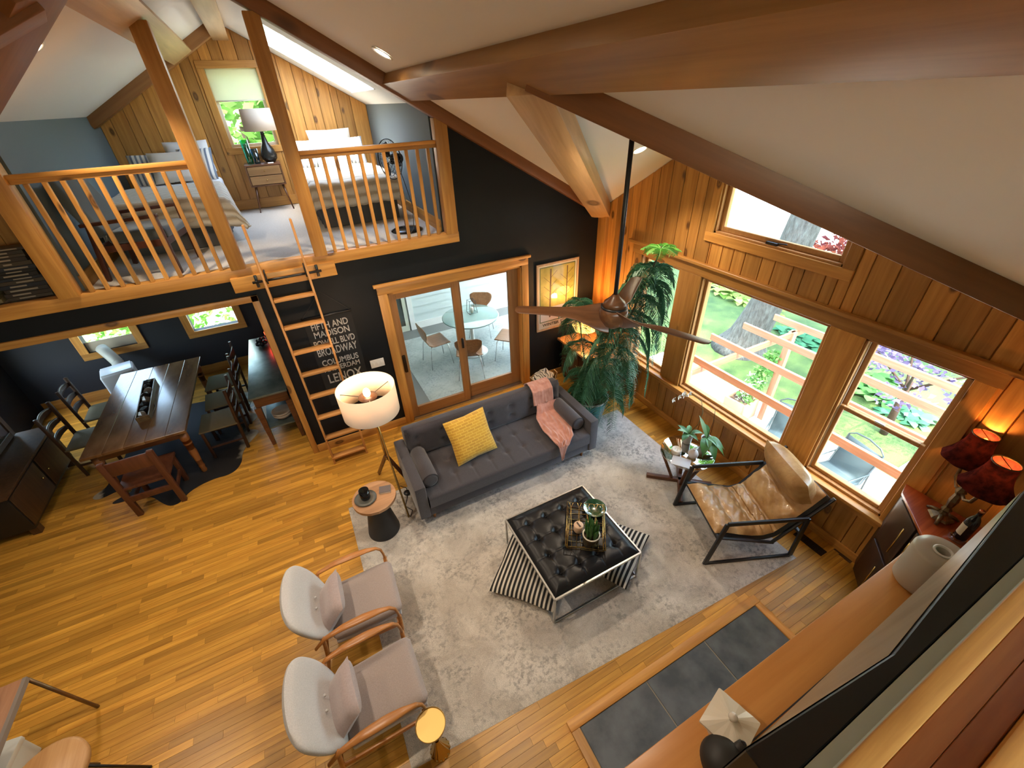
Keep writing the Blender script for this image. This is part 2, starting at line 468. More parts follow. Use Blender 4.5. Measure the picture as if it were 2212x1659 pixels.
# ---- loft knee walls, pine gable wall
smesh(MB().box(1.69, 1.80, 5.30, 8.55, 2.6, 4.1), 'wall_loft_right', M_grey, 'blue grey knee wall behind the standing fan')
smesh(MB().box(-2.02, -1.90, 5.30, 8.55, 2.6, 4.1), 'wall_loft_left', M_grey, 'blue grey knee wall beside the loft chair')
gw = MB()
GY = 8.55
MXZ = Matrix.Rotation(PI/2, 4, 'X')
for pl_ in ([(-2.2,2.5),(-.44,2.5),(-.44,zl(-.44)),(-2.2,zl(-2.2))], [(.22,2.5),(4.23,2.5),(4.23,zr(4.23)),(.22,zr(.22))]): gw.prism(pl_, -GY-.16, -GY-.018, MXZ)
gw.box(-.44, .22, GY+.018, GY+.16, 2.5, 3.50); gw.prism([(-.44,4.48),(.22,4.48),(.22,zr(.22)),(-.11,zr(-.11)),(-.44,zl(-.44))], -GY-.16, -GY-.018, MXZ)
wlb = smesh(gw, 'wall_loft_back', pine[2], 'knotty pine gable wall behind the beds')
def zgab(x): return min(zr(x), zl(x))
def boards_x(parent, xs, y0, y1, zb, ztop, holes, matr):
    for a, b in zip(xs[:-1], xs[1:]):
        xm = (a+b)/2; spans = [(zb, None)]
        for (h0, h1, g0, g1) in holes:
            if h0-1e-3 <= xm <= h1+1e-3: spans = [(zb, g0), (g1, None)]
        for s0, s1 in spans:
            za = ztop(a) if s1 is None else s1; zb2 = ztop(b) if s1 is None else s1
            zm = za if abs(za-zb2) < 1e-6 else None
            g = .004
            poly = [(a+g, s0), (b-g, s0), (b-g, zb2), (a+g, za)]
            if s1 is None and a < -.11 < b: poly = [(a+g, s0), (b-g, s0), (b-g, zb2), (-.11, ztop(-.11)), (a+g, za)]
            n = len(poly); ctr = Vector(((a+b)/2, 0, s0))
            mb = MB()
            vs = [(x-ctr.x, y0, z-ctr.z) for x, z in poly] + [(x-ctr.x, y1, z-ctr.z) for x, z in poly]
            fs = [tuple(range(n)), tuple(range(2*n-1, n-1, -1))] + [(i, n+i, n+(i+1)%n, (i+1)%n) for i in range(n)]
            mb.add(vs, fs)
            mb.obj('board', matr, parent, bevel=.003, seg=1, loc=ctr)
def seams(a, b, must, rr):
    out = [a]; x = a
    pts = sorted(must + [b])
    for p in pts:
        while p - x > .24:
            w = rr.choice([.105, .14, .14, .185, .19])
            if p - (x+w) < .08: break
            x += w; out.append(x)
        if p - x > .26: out.append((x+p)/2)
        out.append(p); x = p
    return out
boards_x(wlb, seams(-1.90, 1.69, [-.44, .22], rnd), GY, GY+.017, 2.62, lambda x: zgab(x)-.005, [(-.44, .22, 3.50, 4.48)], pine[2])
MB().bar((-1.9, GY-.012, 2.70), (1.69, GY-.012, 2.70), .02, .14).obj('base_board', pine[0], wlb)
# loft gable window with roller shade
w5 = struct('window_5', 'loft gable window with a half lowered shade')
def frame_parts(par, axis, plane, a0, a1, z0, z1, w, t, mats, names=('casing',)*4, head_ext=0, out=1):
    """four flat trim pieces round an opening; axis 0: opening in an x-z plane at y=plane, axis 1: in a y-z plane at x=plane"""
    def bx(u0, u1, v0, v1, m, nm):
        if axis == 0: mb = MB().box(u0, u1, min(plane, plane+t), max(plane, plane+t), v0, v1)
        else: mb = MB().box(min(plane, plane+t), max(plane, plane+t), u0, u1, v0, v1)
        mb.obj(nm, m, par, bevel=.003, seg=1)
    bx(a0-w, a0, z0, z1, mats[1], names[0]); bx(a1, a1+w, z0, z1, mats[1], names[1])
    bx(a0-w-head_ext, a1+w+head_ext, z1, z1+w, mats[0], names[2]); bx(a0-w-head_ext, a1+w+head_ext, z0-w, z0, mats[0], names[3])
frame_parts(w5, 0, GY, -.44, .22, 3.50, 4.48, .09, -.022, (pine[0], pine[2]))
frame_parts(w5, 0, GY+.10, -.40, .18, 3.54, 4.44, .045, .04, (M_cream, M_cream), names=('sash',)*4)
MB().box(-.40, .18, GY+.115, GY+.12, 3.54, 4.44).obj('pane', M_glass, w5)
MB().box(-.43, .21, GY+.03, GY+.036, 4.10, 4.47).obj('roller_shade', shade_cloth('shade_fabric', (.80,.78,.60), .4), w5)
MB().tube([(-.43, GY+.033, 4.095), (.21, GY+.033, 4.095)], .010).obj('shade_bar', M_cream, w5)
# ---- window wall
ww = MB()
OP = [(3.57, 4.25, .66, 2.19), (1.77, 3.24, .66, 2.19), (.756, 1.48, .66, 2.19), (1.87, 3.22, 2.69, 3.27)]
X0, X1 = 4.096, 4.24
ww.box(X0, X1, -.2, .756, 0, 2.8); ww.box(X0, X1, 4.25, 5.3, 0, 2.9)
ww.box(X0, X1, 1.48, 1.77, 0, 2.69); ww.box(X0, X1, 3.24, 3.57, 0, 2.69)
ww.box(X0, X1, .756, 4.25, 0, .66); ww.box(X0, X1, .756, 1.48, 2.19, 2.69); ww.box(X0, X1, 1.77, 3.24, 2.19, 2.69); ww.box(X0, X1, 3.57, 4.25, 2.19, 2.69)
ww.box(X0, X1, .3, 1.87, 2.69, 3.27); ww.box(X0, X1, 3.22, 4.8, 2.69, 3.1); ww.box(X0, X1, 3.22, 4.2, 3.1, 3.27)
ww.prism([(.0, 2.69), (.7, 2.69), (1.0, 3.27), (4.15, 3.27), (2.56, 4.25)], X0, X1, Matrix(((0,0,1,0),(1,0,0,0),(0,1,0,0),(0,0,0,1))))
wr = smesh(ww, 'wall_right', pine[2], 'knotty pine board wall with the big windows')
def boards_y(parent, ys, x0, x1, zb, holes):
    for a, b in zip(ys[:-1], ys[1:]):
        ym = (a+b)/2; cuts = [(g0, g1) for (h0, h1, g0, g1) in holes if h0-1e-3 <= ym <= h1+1e-3]
        cuts.sort(); s0 = zb; spans = []
        for g0, g1 in cuts: spans.append((s0, g0)); s0 = g1
        spans.append((s0, None))
        for s0, s1 in spans:
            za = zg(a)-.005 if s1 is None else s1; zb2 = zg(b)-.005 if s1 is None else s1
            if min(za, zb2) - s0 < .03: continue
            g = .004
            poly = [(a+g, s0), (b-g, s0), (b-g, zb2), (a+g, za)]
            if s1 is None and a < 2.56 < b: poly = [(a+g, s0), (b-g, s0), (b-g, zb2), (2.56, 4.19), (a+g, za)]
            n = len(poly); c = Vector((x0, ym, s0))
            vs = [(0, y-c.y, z-c.z) for y, z in poly] + [(x1-x0, y-c.y, z-c.z) for y, z in poly]
            fs = [tuple(range(n-1,-1,-1)), tuple(range(n, 2*n))] + [(i, (i+1)%n, n+(i+1)%n, n+i) for i in range(n)]
            MB().add(vs, fs).obj('board', pine[2], parent, bevel=.003, seg=1, loc=c)
boards_y(wr, seams(-.06, 5.18, [.756, 1.48, 1.77, 1.87, 3.22, 3.24, 3.57, 4.25], random.Random(3)), 4.08, 4.095, 0, OP)
# header with ledge, sill with apron
trimA = struct('trim_1', 'long pine header over the three windows')
MB().box(4.055, 4.08, .60, 4.42, 2.19, 2.31).obj('header_board', pine[1], trimA, bevel=.003, seg=1)
MB().box(4.025, 4.08, .52, 4.50, 2.31, 2.345).obj('ledge', pine[1], trimA, bevel=.004, seg=1)
trimB = struct('trim_2', 'long window sill with apron')
MB().box(4.00, 4.10, .60, 4.42, .615, .655).obj('sill', pine[1], trimB, bevel=.006)
MB().box(4.055, 4.08, .64, 4.38, .53, .615).obj('apron', pine[1], trimB, bevel=.003, seg=1)
trimC = struct('trim_3', 'flat pine casings between the windows')
for (a, b) in ((.625, .756), (1.48, 1.77), (3.24, 3.57), (4.25, 4.37)):
    MB().box(4.056, 4.08, a, b, .655, 2.19).obj('casing', pine[2], trimC, bevel=.003, seg=1)
sashw = wood('sash_wood', (.40,.19,.06), (.56,.30,.11), 2, tone=.05)
jambm = mat('window_track', (.62,.62,.60), .4)
def window(name, label, a0, a1, z0, z1, fr=.045, depth=.09):
    w = struct(name, label)
    x = 4.10
    for (ya, yb, za, zb) in ((a0, a0+.02, z0, z1), (a1-.02, a1, z0, z1), (a0, a1, z1-.02, z1), (a0, a1, z0, z0+.02)):
        MB().box(4.08, 4.24, ya, yb, za, zb).obj('jamb', sashw, w)
    return w
def sash(w, a0, a1, z0, z1, x, fr=.04, t=.035):
    for (ya, yb, za, zb) in ((a0, a0+fr, z0, z1), (a1-fr, a1, z0, z1), (a0+fr, a1-fr, z1-fr, z1), (a0+fr, a1-fr, z0, z0+fr)):
        MB().box(x, x+t, ya, yb, za, zb).obj('sash_rail', sashw, w, bevel=.004, seg=1)
    MB().box(x+t*.45, x+t*.55, a0+fr*.6, a1-fr*.6, z0+fr*.6, z1-fr*.6).obj('pane', M_glass, w)
w1 = window('window_1', 'narrow window in the corner behind the tall plant', 3.57, 4.25, .66, 2.19); sash(w1, 3.59, 4.23, .68, 2.17, 4.14)
w2 = window('window_2', 'large fixed window looking onto the lawn and the tree', 1.77, 3.24, .66, 2.19); sash(w2, 1.79, 3.22, .68, 2.17, 4.13, fr=.035)
w3 = window('window_3', 'double hung window beside the mantel end', .756, 1.48, .66, 2.19)
sash(w3, .776, 1.46, 1.44, 2.17, 4.165); sash(w3, .776, 1.46, .68, 1.485, 4.125)
MB().box(4.105, 4.128, 1.08, 1.16, 1.486, 1.505).obj('sash_lock', M_steel, w3, bevel=.006)
for yy in (.776, 1.452): MB().box(4.12, 4.125, yy, yy+.008, .68, 2.17).obj('track', jambm, w3)
w4 = window('window_4', 'small awning window high in the gable', 1.87, 3.22, 2.69, 3.27); sash(w4, 1.89, 3.20, 2.71, 3.25, 4.125, fr=.05)
frame_parts(w4, 1, 4.08, 1.87, 3.22, 2.69, 3.27, .10, -.022, (pine[1], pine[2]))
cr = MB(); cr.box(4.09, 4.125, 2.50, 2.62, 2.705, 2.735); cr.bar((4.10, 2.5, 2.735), (4.085, 2.40, 2.75), .012, .012)
cr.obj('crank', M_black, w4, bevel=.004)
smesh(MB().box(4.06, 4.08, -.0, 5.16, 0, .10), 'baseboard_right', pine[1], 'pine baseboard under the windows', bevel=.004)
smesh(MB().box(4.02, 4.08, 5.0, 5.18, .1, 2.64), 'trim_4', pine[2], 'pine corner post beside the framed poster', bevel=.004)
# ---- front wall under the camera loft, side walls, far walls
fw = MB()
fw.box(-4.6, 4.24, -.16, -.05, 0, 2.58)
fw.prism([(1.95, 2.58), (4.24, 2.58), (4.24, zr(4.24)-.02), (1.95, zr(1.95)-.02)], .05, .16, Matrix.Rotation(PI/2, 4, 'X'))
fw.prism([(-4.6, 2.45), (-1.95, 2.45), (-1.95, zl(-1.95)-.02), (-4.6, zl(-4.6)-.02)], .05, .16, Matrix.Rotation(PI/2, 4, 'X'))
fw.box(-.35, 4.0, -.05, -.0145, 1.46, 2.46); fw.box(-.35, 3.05, -.05, -.0145, 0, 1.46)
smesh(fw, 'wall_front', M_greywall, 'sage grey chimney wall above the mantel')
lw = MB()
lw.box(-4.6, -4.48, -.14, 5.9, 0, 2.8); lw.box(-4.6, -4.48, 7.9, 8.7, 0, 2.8); lw.box(-4.6, -4.48, 5.9, 7.9, 0, .8); lw.box(-4.6, -4.48, 5.9, 7.9, 1.95, 2.8)
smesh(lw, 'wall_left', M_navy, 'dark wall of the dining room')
w9 = struct('window_9', 'dining room side window behind the hutch')
for (ya, yb, za, zb) in ((5.82, 5.9, .72, 2.03), (7.9, 7.98, .72, 2.03), (5.9, 7.9, 1.95, 2.03), (5.9, 7.9, .72, .8)):
    MB().box(-4.48, -4.45, ya, yb, za, zb).obj('casing', pine[1], w9)
MB().box(-4.54, -4.535, 5.9, 7.9, .8, 1.95).obj('pane', M_glass, w9)
dw = MB()
for (a, b, z0, z1) in ((-4.6,-3.45,0,2.4), (-3.45,-2.80,0,.83), (-3.45,-2.80,1.95,2.4), (-2.80,-1.99,0,2.4), (-1.99,-1.31,0,.83), (-1.99,-1.31,1.95,2.4), (-1.31,-.5,0,2.4)):
    dw.box(a, b, 8.44, 8.56, z0, z1)
dw.box(-.62, -.50, 5.30, 8.5, 0, 2.4)
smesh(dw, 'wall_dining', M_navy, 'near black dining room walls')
for k, (a, b, lab) in enumerate(((-3.45, -2.80, 'dining window with the white vent panel'), (-1.99, -1.31, 'bright dining window beyond the table'))):
    w = struct('window_%d' % (6+k), lab)
    frame_parts(w, 0, 8.44, a, b, .83, 1.95, .11, -.025, (pine[0], pine[2]))
    MB().box(a, b, 8.50, 8.505, .83, 1.95).obj('pane', M_glass, w)
    if k == 0: MB().box(a, b, 8.47, 8.48, .83, 1.00).obj('vent_panel', mat('vent_panel', (.42,.36,.27), .5), w, bevel=.004)
smesh(MB().box(-4.4, -.62, 8.42, 8.44, 0, .17), 'baseboard_dining', pine[0], 'pine baseboard in the dining room')
# camera side loft
cl = MB(); cl.box(-1.95, 1.95, -3.0, -.10, 2.50, 2.60)
smesh(cl, 'floor_gallery', mat('gallery_floor', (.33,.11,.025), .5))
cw = MB(); cw.box(-2.05, -1.95, -3, -.14, 2.5, 4.1); cw.box(1.95, 2.05, -3, -.14, 2.5, 4.1); cw.box(-2.05, 2.05, -3.1, -3, 2.5, 2.9); cw.box(-2.05, -1.7, -3.1, -3, 2.9, 4.5); cw.box(1.7, 2.05, -3.1, -3, 2.9, 4.5); cw.box(-2.05, 2.05, -3.1, -3, 4.5, 5.2)
smesh(cw, 'wall_gallery', M_white)
w10 = struct('window_10', 'unseen gable window added behind the gallery for fill light')  # unseen window, added to bring cool fill light into the room
for (a, b, c, d) in ((-1.7,-1.62,2.9,4.5),(1.62,1.7,2.9,4.5),(-.04,.04,2.98,4.42),(-1.62,1.62,2.9,2.98),(-1.62,1.62,4.42,4.5)): MB().box(a, b, -3.08, -3.02, c, d).obj('sash_rail', pine[2], w10, bevel=.004, seg=1)
MB().box(-1.64, 1.64, -3.055, -3.05, 2.94, 4.46).obj('pane', M_glass, w10)
t5 = struct('trim_5', 'pine edge board of the gallery floor above the television')
MB().box(-1.95, 4.0, -.100, -.050, 2.58, 2.622).obj('edge_board', pine[0], t5, bevel=.004)
gp = wood('gallery_plank', (.26,.075,.014), (.38,.13,.03), 0, tone=.1)
for k in range(2): MB().box(-1.95, 4.0, -.153-.053*k, -.101-.053*k, 2.585, 2.612).obj('plank', gp, t5, bevel=.002, seg=1)
MB().box(-1.95, 4.0, -.26, -.209, 2.585, 2.64).obj('edge_board', pine[0], t5, bevel=.004)
# ---- timbers
def timber(name, label, pts_bottom, h, m, grain_axis=0):
    """beam from p to q, given its bottom centre line, width, height and an up vector"""
    p, q, w, upv = pts_bottom
    p = Vector(p); q = Vector(q); d = q-p; L = d.length; X = d.normalized(); Z = Vector(upv); Z = (Z - X*Z.dot(X)).normalized(); Y = Z.cross(X)
    M = Matrix((X, Y, Z)).transposed().to_4x4(); M.translation = p
    o = MB().box(0, L, -w/2, w/2, 0, h).obj(name, m, None, .006)
    o.matrix_world = M
    o['kind'] = 'structure'; o['label'] = label
    return o
nR = Vector((.567, 0, 1)).normalized(); nL = Vector((-.567, 0, 1)).normalized()
timber('trim_6', 'pale ridge beam of the loft', ((-.11, -3, 4.79), (-.11, 8.55, 4.79), .20, (0,0,1)), .24, beamw[0])
timber('trim_7', 'huge pale timber crossing above the fan', ((1.325, -3, 4.067), (1.325, 5.06, 4.067), .30, nR), .16, wood('beam_side', (.26,.125,.035), (.42,.225,.075), 0, grain=14, knots=1.6, tone=.1))
timber('trim_8', 'pale timber over the slanting loft post', ((-.61, 2.0, 4.57), (-.61, 8.2, 4.57), .30, nL), .16, beamw[0])
timber('trim_9', 'dark rafter trimming the charcoal wall', ((.02, 5.115, 4.79-.564*.02), (4.10, 5.115, 4.79-.564*4.10), .13, nR), .13, darkrafter)
V1 = Vector((1.40, 2.52, 4.00))
nv1 = Vector((.567, .602, 2)).normalized(); nv2 = Vector((.567, -.602, 2)).normalized()
timber('trim_10', 'pale valley beam running down into the corner', (V1, (4.02, 5.12, 2.50), .26, nv1), .17, beamw[0])
timber('trim_11', 'dark valley beam that carries the fan', (V1 + Vector((.0,.0,.02)), (4.08, -.06, 2.50), .15, (0,0,1)), .17, darkrafter)
timber('trim_12', 'brown rafter against the pine gable', ((-1.88, 8.22, 3.85), (-.11, 8.22, 4.85), .16, nL), .16, wood('rafter_mid', (.24,.10,.03), (.38,.18,.06), 0, grain=14, tone=.1))
timber('trim_13', 'brown valley timber beside the loft post', ((-.70, 3.45, 4.50), (-2.35, 5.35, 3.58), .38, (-.567,-.3,1.6)), .16, darkrafter)
timber('trim_14', 'brown timber crossing the corner of the ceiling', ((-.78, 3.55, 4.42), (-2.6, 2.9, 3.45), .20, (-.4,0,1)), .16, darkrafter)
# posts and rim of the loft
posts = [(-1.955, .15, 3.885, 'thick pine post at the outer end of the longer railing'), (-.59, .132, 4.59, 'square pine post between ladder opening and longer railing'),
         (.217, .13, 4.66, 'square pine post between ladder opening and shorter railing'), (1.742, .145, 3.84, 'square pine post where the shorter railing meets the charcoal wall')]
for px, w, zt, lab in posts:
    o = MB().box(px-w/2, px+w/2, 5.06, 5.18, 2.635, zt).obj('loft_post', pine[2], None, .005)
    tag(o, lab, 'post', 'loft posts')
o = smesh(MB().box(-4.6, 1.83, 5.09, 5.20, 2.525, 2.645), 'trim_15', pine[0], 'pine rim along the loft floor edge', bevel=.004)
o = smesh(MB().box(-.70, .325, 5.045, 5.18, 2.41, 2.56), 'trim_16', pine[0], 'pine ledger board behind the ladder bar', bevel=.004)
# dining opening casing
t17 = struct('trim_17', 'orange pine casing of the dining opening')
MB().box(-.60, -.53, 5.155, 5.32, 0, 2.32).obj('casing', pine[2], t17, bevel=.004)
MB().box(-4.6, -.53, 5.155, 5.32, 2.25, 2.32).obj('casing', pine[0], t17, bevel=.004)
smesh(MB().box(-.53, .716, 5.155, 5.18, 0, .12), 'baseboard_back', pine[0], 'pine baseboard behind the ladder', bevel=.004)
smesh(MB().box(2.835, 4.02, 5.16, 5.18, 0, .12), 'baseboard_corner', pine[0], bevel=.004)
smesh(MB().box(1.665, 1.69, 5.30, 8.55, 2.62, 2.76), 'baseboard_loft_right', pine[1], bevel=.003)
smesh(MB().box(-1.90, -1.875, 5.30, 8.55, 2.62, 2.76), 'baseboard_loft_left', pine[1], bevel=.003)
# ---- sliding door
d1 = struct('door_1', 'double glazed sliding door with pine casing')
MB().box(.716, .834, 5.155, 5.18, 0, 2.03).obj('casing', pine[2], d1, bevel=.004)
MB().box(2.728, 2.835, 5.155, 5.18, 0, 2.03).obj('casing', pine[2], d1, bevel=.004)
MB().box(.716, 2.835, 5.155, 5.18, 2.03, 2.13).obj('casing', pine[0], d1, bevel=.004)
MB().box(.683, 2.865, 5.125, 5.18, 2.13, 2.165).obj('head_cap', pine[0], d1, bevel=.006)
MB().box(.834, 2.728, 5.18, 5.34, 0, .03).obj('threshold', M_steel, d1)
MB().box(.834, 2.728, 5.18, 5.34, 2.0, 2.03).obj('jamb', pine[0], d1)
MB().box(.834, .85, 5.18, 5.34, 0, 2.03).obj('jamb', pine[2], d1); MB().box(2.712, 2.728, 5.18, 5.34, 0, 2.03).obj('jamb', pine[2], d1)
doorw = wood('door_wood', (.24,.105,.032), (.36,.175,.06), 2, tone=.06)
doorwx = wood('door_wood_rail', (.24,.105,.032), (.36,.175,.06), 0, tone=.06)
for (a0, a1, g0, g1, zb, zt, yy) in ((.85, 1.78, .935, 1.685, .20, 1.915, 5.205), (1.72, 2.712, 1.825, 2.555, .245, 1.94, 5.265)):
    for (xa, xb, za, zb_, m) in ((a0, g0, .03, 2.0, doorw), (g1, a1, .03, 2.0, doorw), (g0, g1, .03, zb, doorwx), (g0, g1, zt, 2.0, doorwx)):
        MB().box(xa, xb, yy, yy+.045, za, zb_).obj('stile', m, d1, bevel=.004, seg=1)
    MB().box(g0-.01, g1+.01, yy+.02, yy+.026, zb-.01, zt+.01).obj('pane', M_glass, d1)
MB().box(1.73, 1.765, 5.175, 5.205, .98, 1.14).obj('latch', M_black, d1, bevel=.01)
MB().box(.855, .90, 5.165, 5.205, .85, 1.12).obj('handle', mat('bronze', (.05,.03,.015), .4, .8), d1, bevel=.012)
# ================================================================ LIVING ROOM
# ---- rug
def rugmat(name, base, light, dark, dk, sc=1.0):
    m, nt, bs, out = newmat(name)
    v = coords(nt, (sc, sc, sc))
    r1 = ramp(nt, [(.32, base), (.62, light)]); nt.links.new(noise(nt, v, 2.2, 8, .68, .6), r1.inputs[0])
    vo = nt.nodes.new('ShaderNodeTexVoronoi'); vo.feature = 'DISTANCE_TO_EDGE'; vo.inputs['Scale'].default_value = 3.4
    n3 = nt.nodes.new('ShaderNodeTexNoise'); n3.inputs['Scale'].default_value = 5; n3.inputs['Detail'].default_value = 4; nt.links.new(v, n3.inputs['Vector'])
    mv = mixc(nt, .22, v, n3.outputs['Color']); nt.links.new(mv, vo.inputs['Vector'])
    e = ramp(nt, [(.0, (.55,.55,.55)), (.09, (0,0,0))]); nt.links.new(vo.outputs['Distance'], e.inputs[0])
    n2 = ramp(nt, [(.44, (0,0,0)), (.60, (1,1,1))]); nt.links.new(noise(nt, v, 1.7, 5, .7), n2.inputs[0])
    n4 = ramp(nt, [(.46, (0,0,0)), (.62, (1,1,1))]); nt.links.new(noise(nt, v, 26, 4, .7), n4.inputs[0])
    mu = mixc(nt, 1.0, n2.outputs[0], n4.outputs[0], 'MULTIPLY')
    mu2 = mixc(nt, 1.0, e.outputs[0], n4.outputs[0], 'MULTIPLY')
    c = mixc(nt, mu, r1.outputs[0], dark); c = mixc(nt, mu2, c, dk)
    sp = ramp(nt, [(.4, (.86,.86,.86)), (.6, (1.1,1.1,1.1))]); nt.links.new(noise(nt, v, 150, 2), sp.inputs[0])
    c = mixc(nt, 1.0, c, sp.outputs[0], 'MULTIPLY')
    nt.links.new(c, bs.inputs['Base Color']); bs.inputs['Roughness'].default_value = .95
    bs.inputs['Sheen Weight'].default_value = .25
    bump(nt, bs, noise(nt, v, 130, 3, .7), .8, .012)
    return m
rq = [(-.34,1.25),(3.62,1.02),(3.62,3.86),(-.34,3.94)]
def rugf(u, v):
    b = Vector(rq[0]).lerp(Vector(rq[1]), u); t = Vector(rq[3]).lerp(Vector(rq[2]), u); p = b.lerp(t, v)
    e = min(u, 1-u, v, 1-v)
    return (p.x, p.y, .002 if e < 1e-6 else .014)
o = MB().grid(rugf, 60, 40).obj('area_rug', rugmat('rug_pile', (.45,.40,.34), (.72,.67,.60), (.31,.285,.255), (.30,.275,.25)))
tag(o, 'large distressed beige and grey area rug under the tufted leather table', 'rug')
# ---- sofa
M_sofa = mat('grey_felt', (.036,.033,.041), .95, col2=(.052,.048,.058), scale=120, sheen=.35, bmp=.25, bscale=350, bdist=.002)
M_sofa2 = mat('grey_felt_dark', (.035,.033,.04), .95)
sofa = thing('sofa', 'charcoal grey tufted three seat sofa in front of the sliding door', 'sofa', (1.555, 3.68, 0))
W2 = 1.19
MB().box(-W2+.02, W2-.02, -.44, .42, .13, .27).obj('base', M_sofa, sofa, .015)
for sx in (-1, 1):
    MB().box(sx*W2-.06-sx*.06, sx*W2+.06-sx*.06, -.455, .44, .135, .61).obj('arm', M_sofa, sofa, .014)
MB().box(-W2+.12, W2-.12, .27, .44, .135, .80).obj('back', M_sofa, sofa, .03, 3)
tuf = [(-.93+.31*i, z) for i in range(7) for z in (.56, .70)]
def backf(u, v):
    x = -W2+.13 + u*(2*W2-.26); z = .42 + v*.41
    d = .055*(1-(2*v-1)**8)*(1-(2*u-1)**30)
    for bx, bz in tuf: d -= .035*math.exp(-((x-bx)**2+(z-bz)**2)/.0016)
    return (x, .27 - d + .03*v, z)
MB().grid(backf, 90, 22).obj('back_cushion', M_sofa, sofa)
for bx, bz in tuf: MB().ico((bx, .252+.03*(bz-.42)/.41, bz), .013, 1, sc=(1,.5,1)).obj('button', M_sofa2, sofa)
sb = [(-.9+.225*i, y) for i in range(9) for y in (-.22, .02)]
def seatf(u, v):
    x = -W2+.13 + u*(2*W2-.26); t = v
    if t < .12: y = -.47; z = .28 + t/.12*.12
    elif t < .2: k = (t-.12)/.08; y = -.47 + .03*(1-math.cos(k*PI/2)); z = .40+.03*math.sin(k*PI/2)
    else: y = -.44 + (t-.2)/.8*.72; z = .43
    if t >= .2:
        z += .012*math.sin((t-.2)/.8*PI)
        for bx, by in sb: z -= .022*math.exp(-((x-bx)**2+(y-by)**2)/.0014)
        z -= .008*max(0, math.exp(-((y+.10)**2)/.0002))*0
    if t > .2: z -= .006*sum(math.exp(-((x-bx)**2)/.00008) for bx, by in sb[::2])
    return (x, y, z)
MB().grid(seatf, 150, 44).obj('seat_cushion', M_sofa, sofa)
for sx in (-1, 1):
    for sy in (-1, 1):
        MB().lathe([(.014, 0), (.024, .14)], n=12).obj('leg', M_teak, sofa, loc=(sx*(W2-.17), -.0+sy*.37, .003))
for sx, lab in ((-1, 'grey bolster cushion against the sofa arm by the floor lamp'), (1, 'grey bolster cushion against the sofa arm by the potted pine')):
    b = thing('bolster_cushion', lab, 'cushion', (1.555+sx*(W2-.215), 3.62, .535), 0, 'sofa bolsters')
    MB().lathe([(.0,-.27),(.06,-.27),(.082,-.262),(.09,-.24),(.092,0),(.09,.24),(.082,.262),(.06,.27),(0,.27)], n=24, M=TR(rx=PI/2)).obj('roll', M_sofa, b)
    for s2 in (-1, 1): MB().tube([(.088*math.cos(t), s2*.258, .088*math.sin(t)) for t in [2*PI*k/24 for k in range(24)]], .005, 6, closed=True).obj('piping', M_sofa2, b)
# mustard pillow
mm, nt, bs, out = newmat('mustard_velvet')
v = coords(nt, (1,1,1)); bk = nt.nodes.new('ShaderNodeTexBrick'); bk.inputs['Scale'].default_value = 1
bk.inputs['Brick Width'].default_value = .09; bk.inputs['Row Height'].default_value = .032; bk.inputs['Mortar Size'].default_value = .005; bk.inputs['Mortar Smooth'].default_value = .6
bk.inputs['Color1'].default_value = (.60,.33,.022,1); bk.inputs['Color2'].default_value = (.50,.26,.018,1); bk.inputs['Mortar'].default_value = (.70,.46,.06,1)
nt.links.new(v, bk.inputs['Vector']); nt.links.new(bk.outputs['Color'], bs.inputs['Base Color']); bs.inputs['Roughness'].default_value = .75; bs.inputs['Sheen Weight'].default_value = .4
bump(nt, bs, bk.outputs['Fac'], -.8, .012)
o = MB().pillow(.54, .54, .17, 18).obj('throw_pillow', mm)
o.location = (1.20, 3.67, .675); o.rotation_euler = (R(58), R(0), R(7))
tag(o, 'square mustard yellow pillow leaning on the grey sofa back', 'pillow')
# pink throw
def pathpt(t):
    pts = [(4.16,.60),(4.14,.80),(4.07,.855),(3.97,.855),(3.90,.80),(3.865,.60),(3.80,.50),(3.62,.485),(3.40,.475),(3.23,.475),(3.185,.42),(3.17,.22)]
    f = t*(len(pts)-1); i = min(int(f), len(pts)-2); k = f-i; k = k*k*(3-2*k)*.4+k*.6
    return pts[i][0]+(pts[i+1][0]-pts[i][0])*k, pts[i][1]+(pts[i+1][1]-pts[i][1])*k
def throwf(u, v):
    y, z = pathpt(v)
    w = .30 if v < .5 else .30 + .10*math.sin((v-.5)/.28*PI) if v < .78 else max(.02, .30*(1-(v-.78)/.225))
    cx = 2.33 - .03*v + (.05*math.sin(v*5) if v > .45 else 0) - (0.08*(v-.7)/.3 if v > .7 else 0)
    x = cx + (u-.5)*w
    am = .006 + .024*max(0, v-.45)
    fo = am*(math.sin(u*17+v*9)+.7*math.sin(u*31-v*23)+.8*math.sin(v*37+u*6))
    if v < .45: y -= abs(fo)*.8; z += abs(fo)*.5
    else: z += abs(fo)*1.3 + .004; y -= .004
    return (x, y-.012 if v > .3 else y, z+.012)
mth = mat('dusty_rose_velvet', (.42,.175,.125), .8, col2=(.52,.25,.19), scale=14, sheen=.7, bmp=.3, bscale=300)
o = MB().grid(throwf, 30, 90).obj('throw_blanket', mth)
sd = o.modifiers.new('thick', 'SOLIDIFY'); sd.thickness = .008; sd.offset = 1
tag(o, 'dusty pink velvet throw draped over the sofa back and seat', 'blanket')
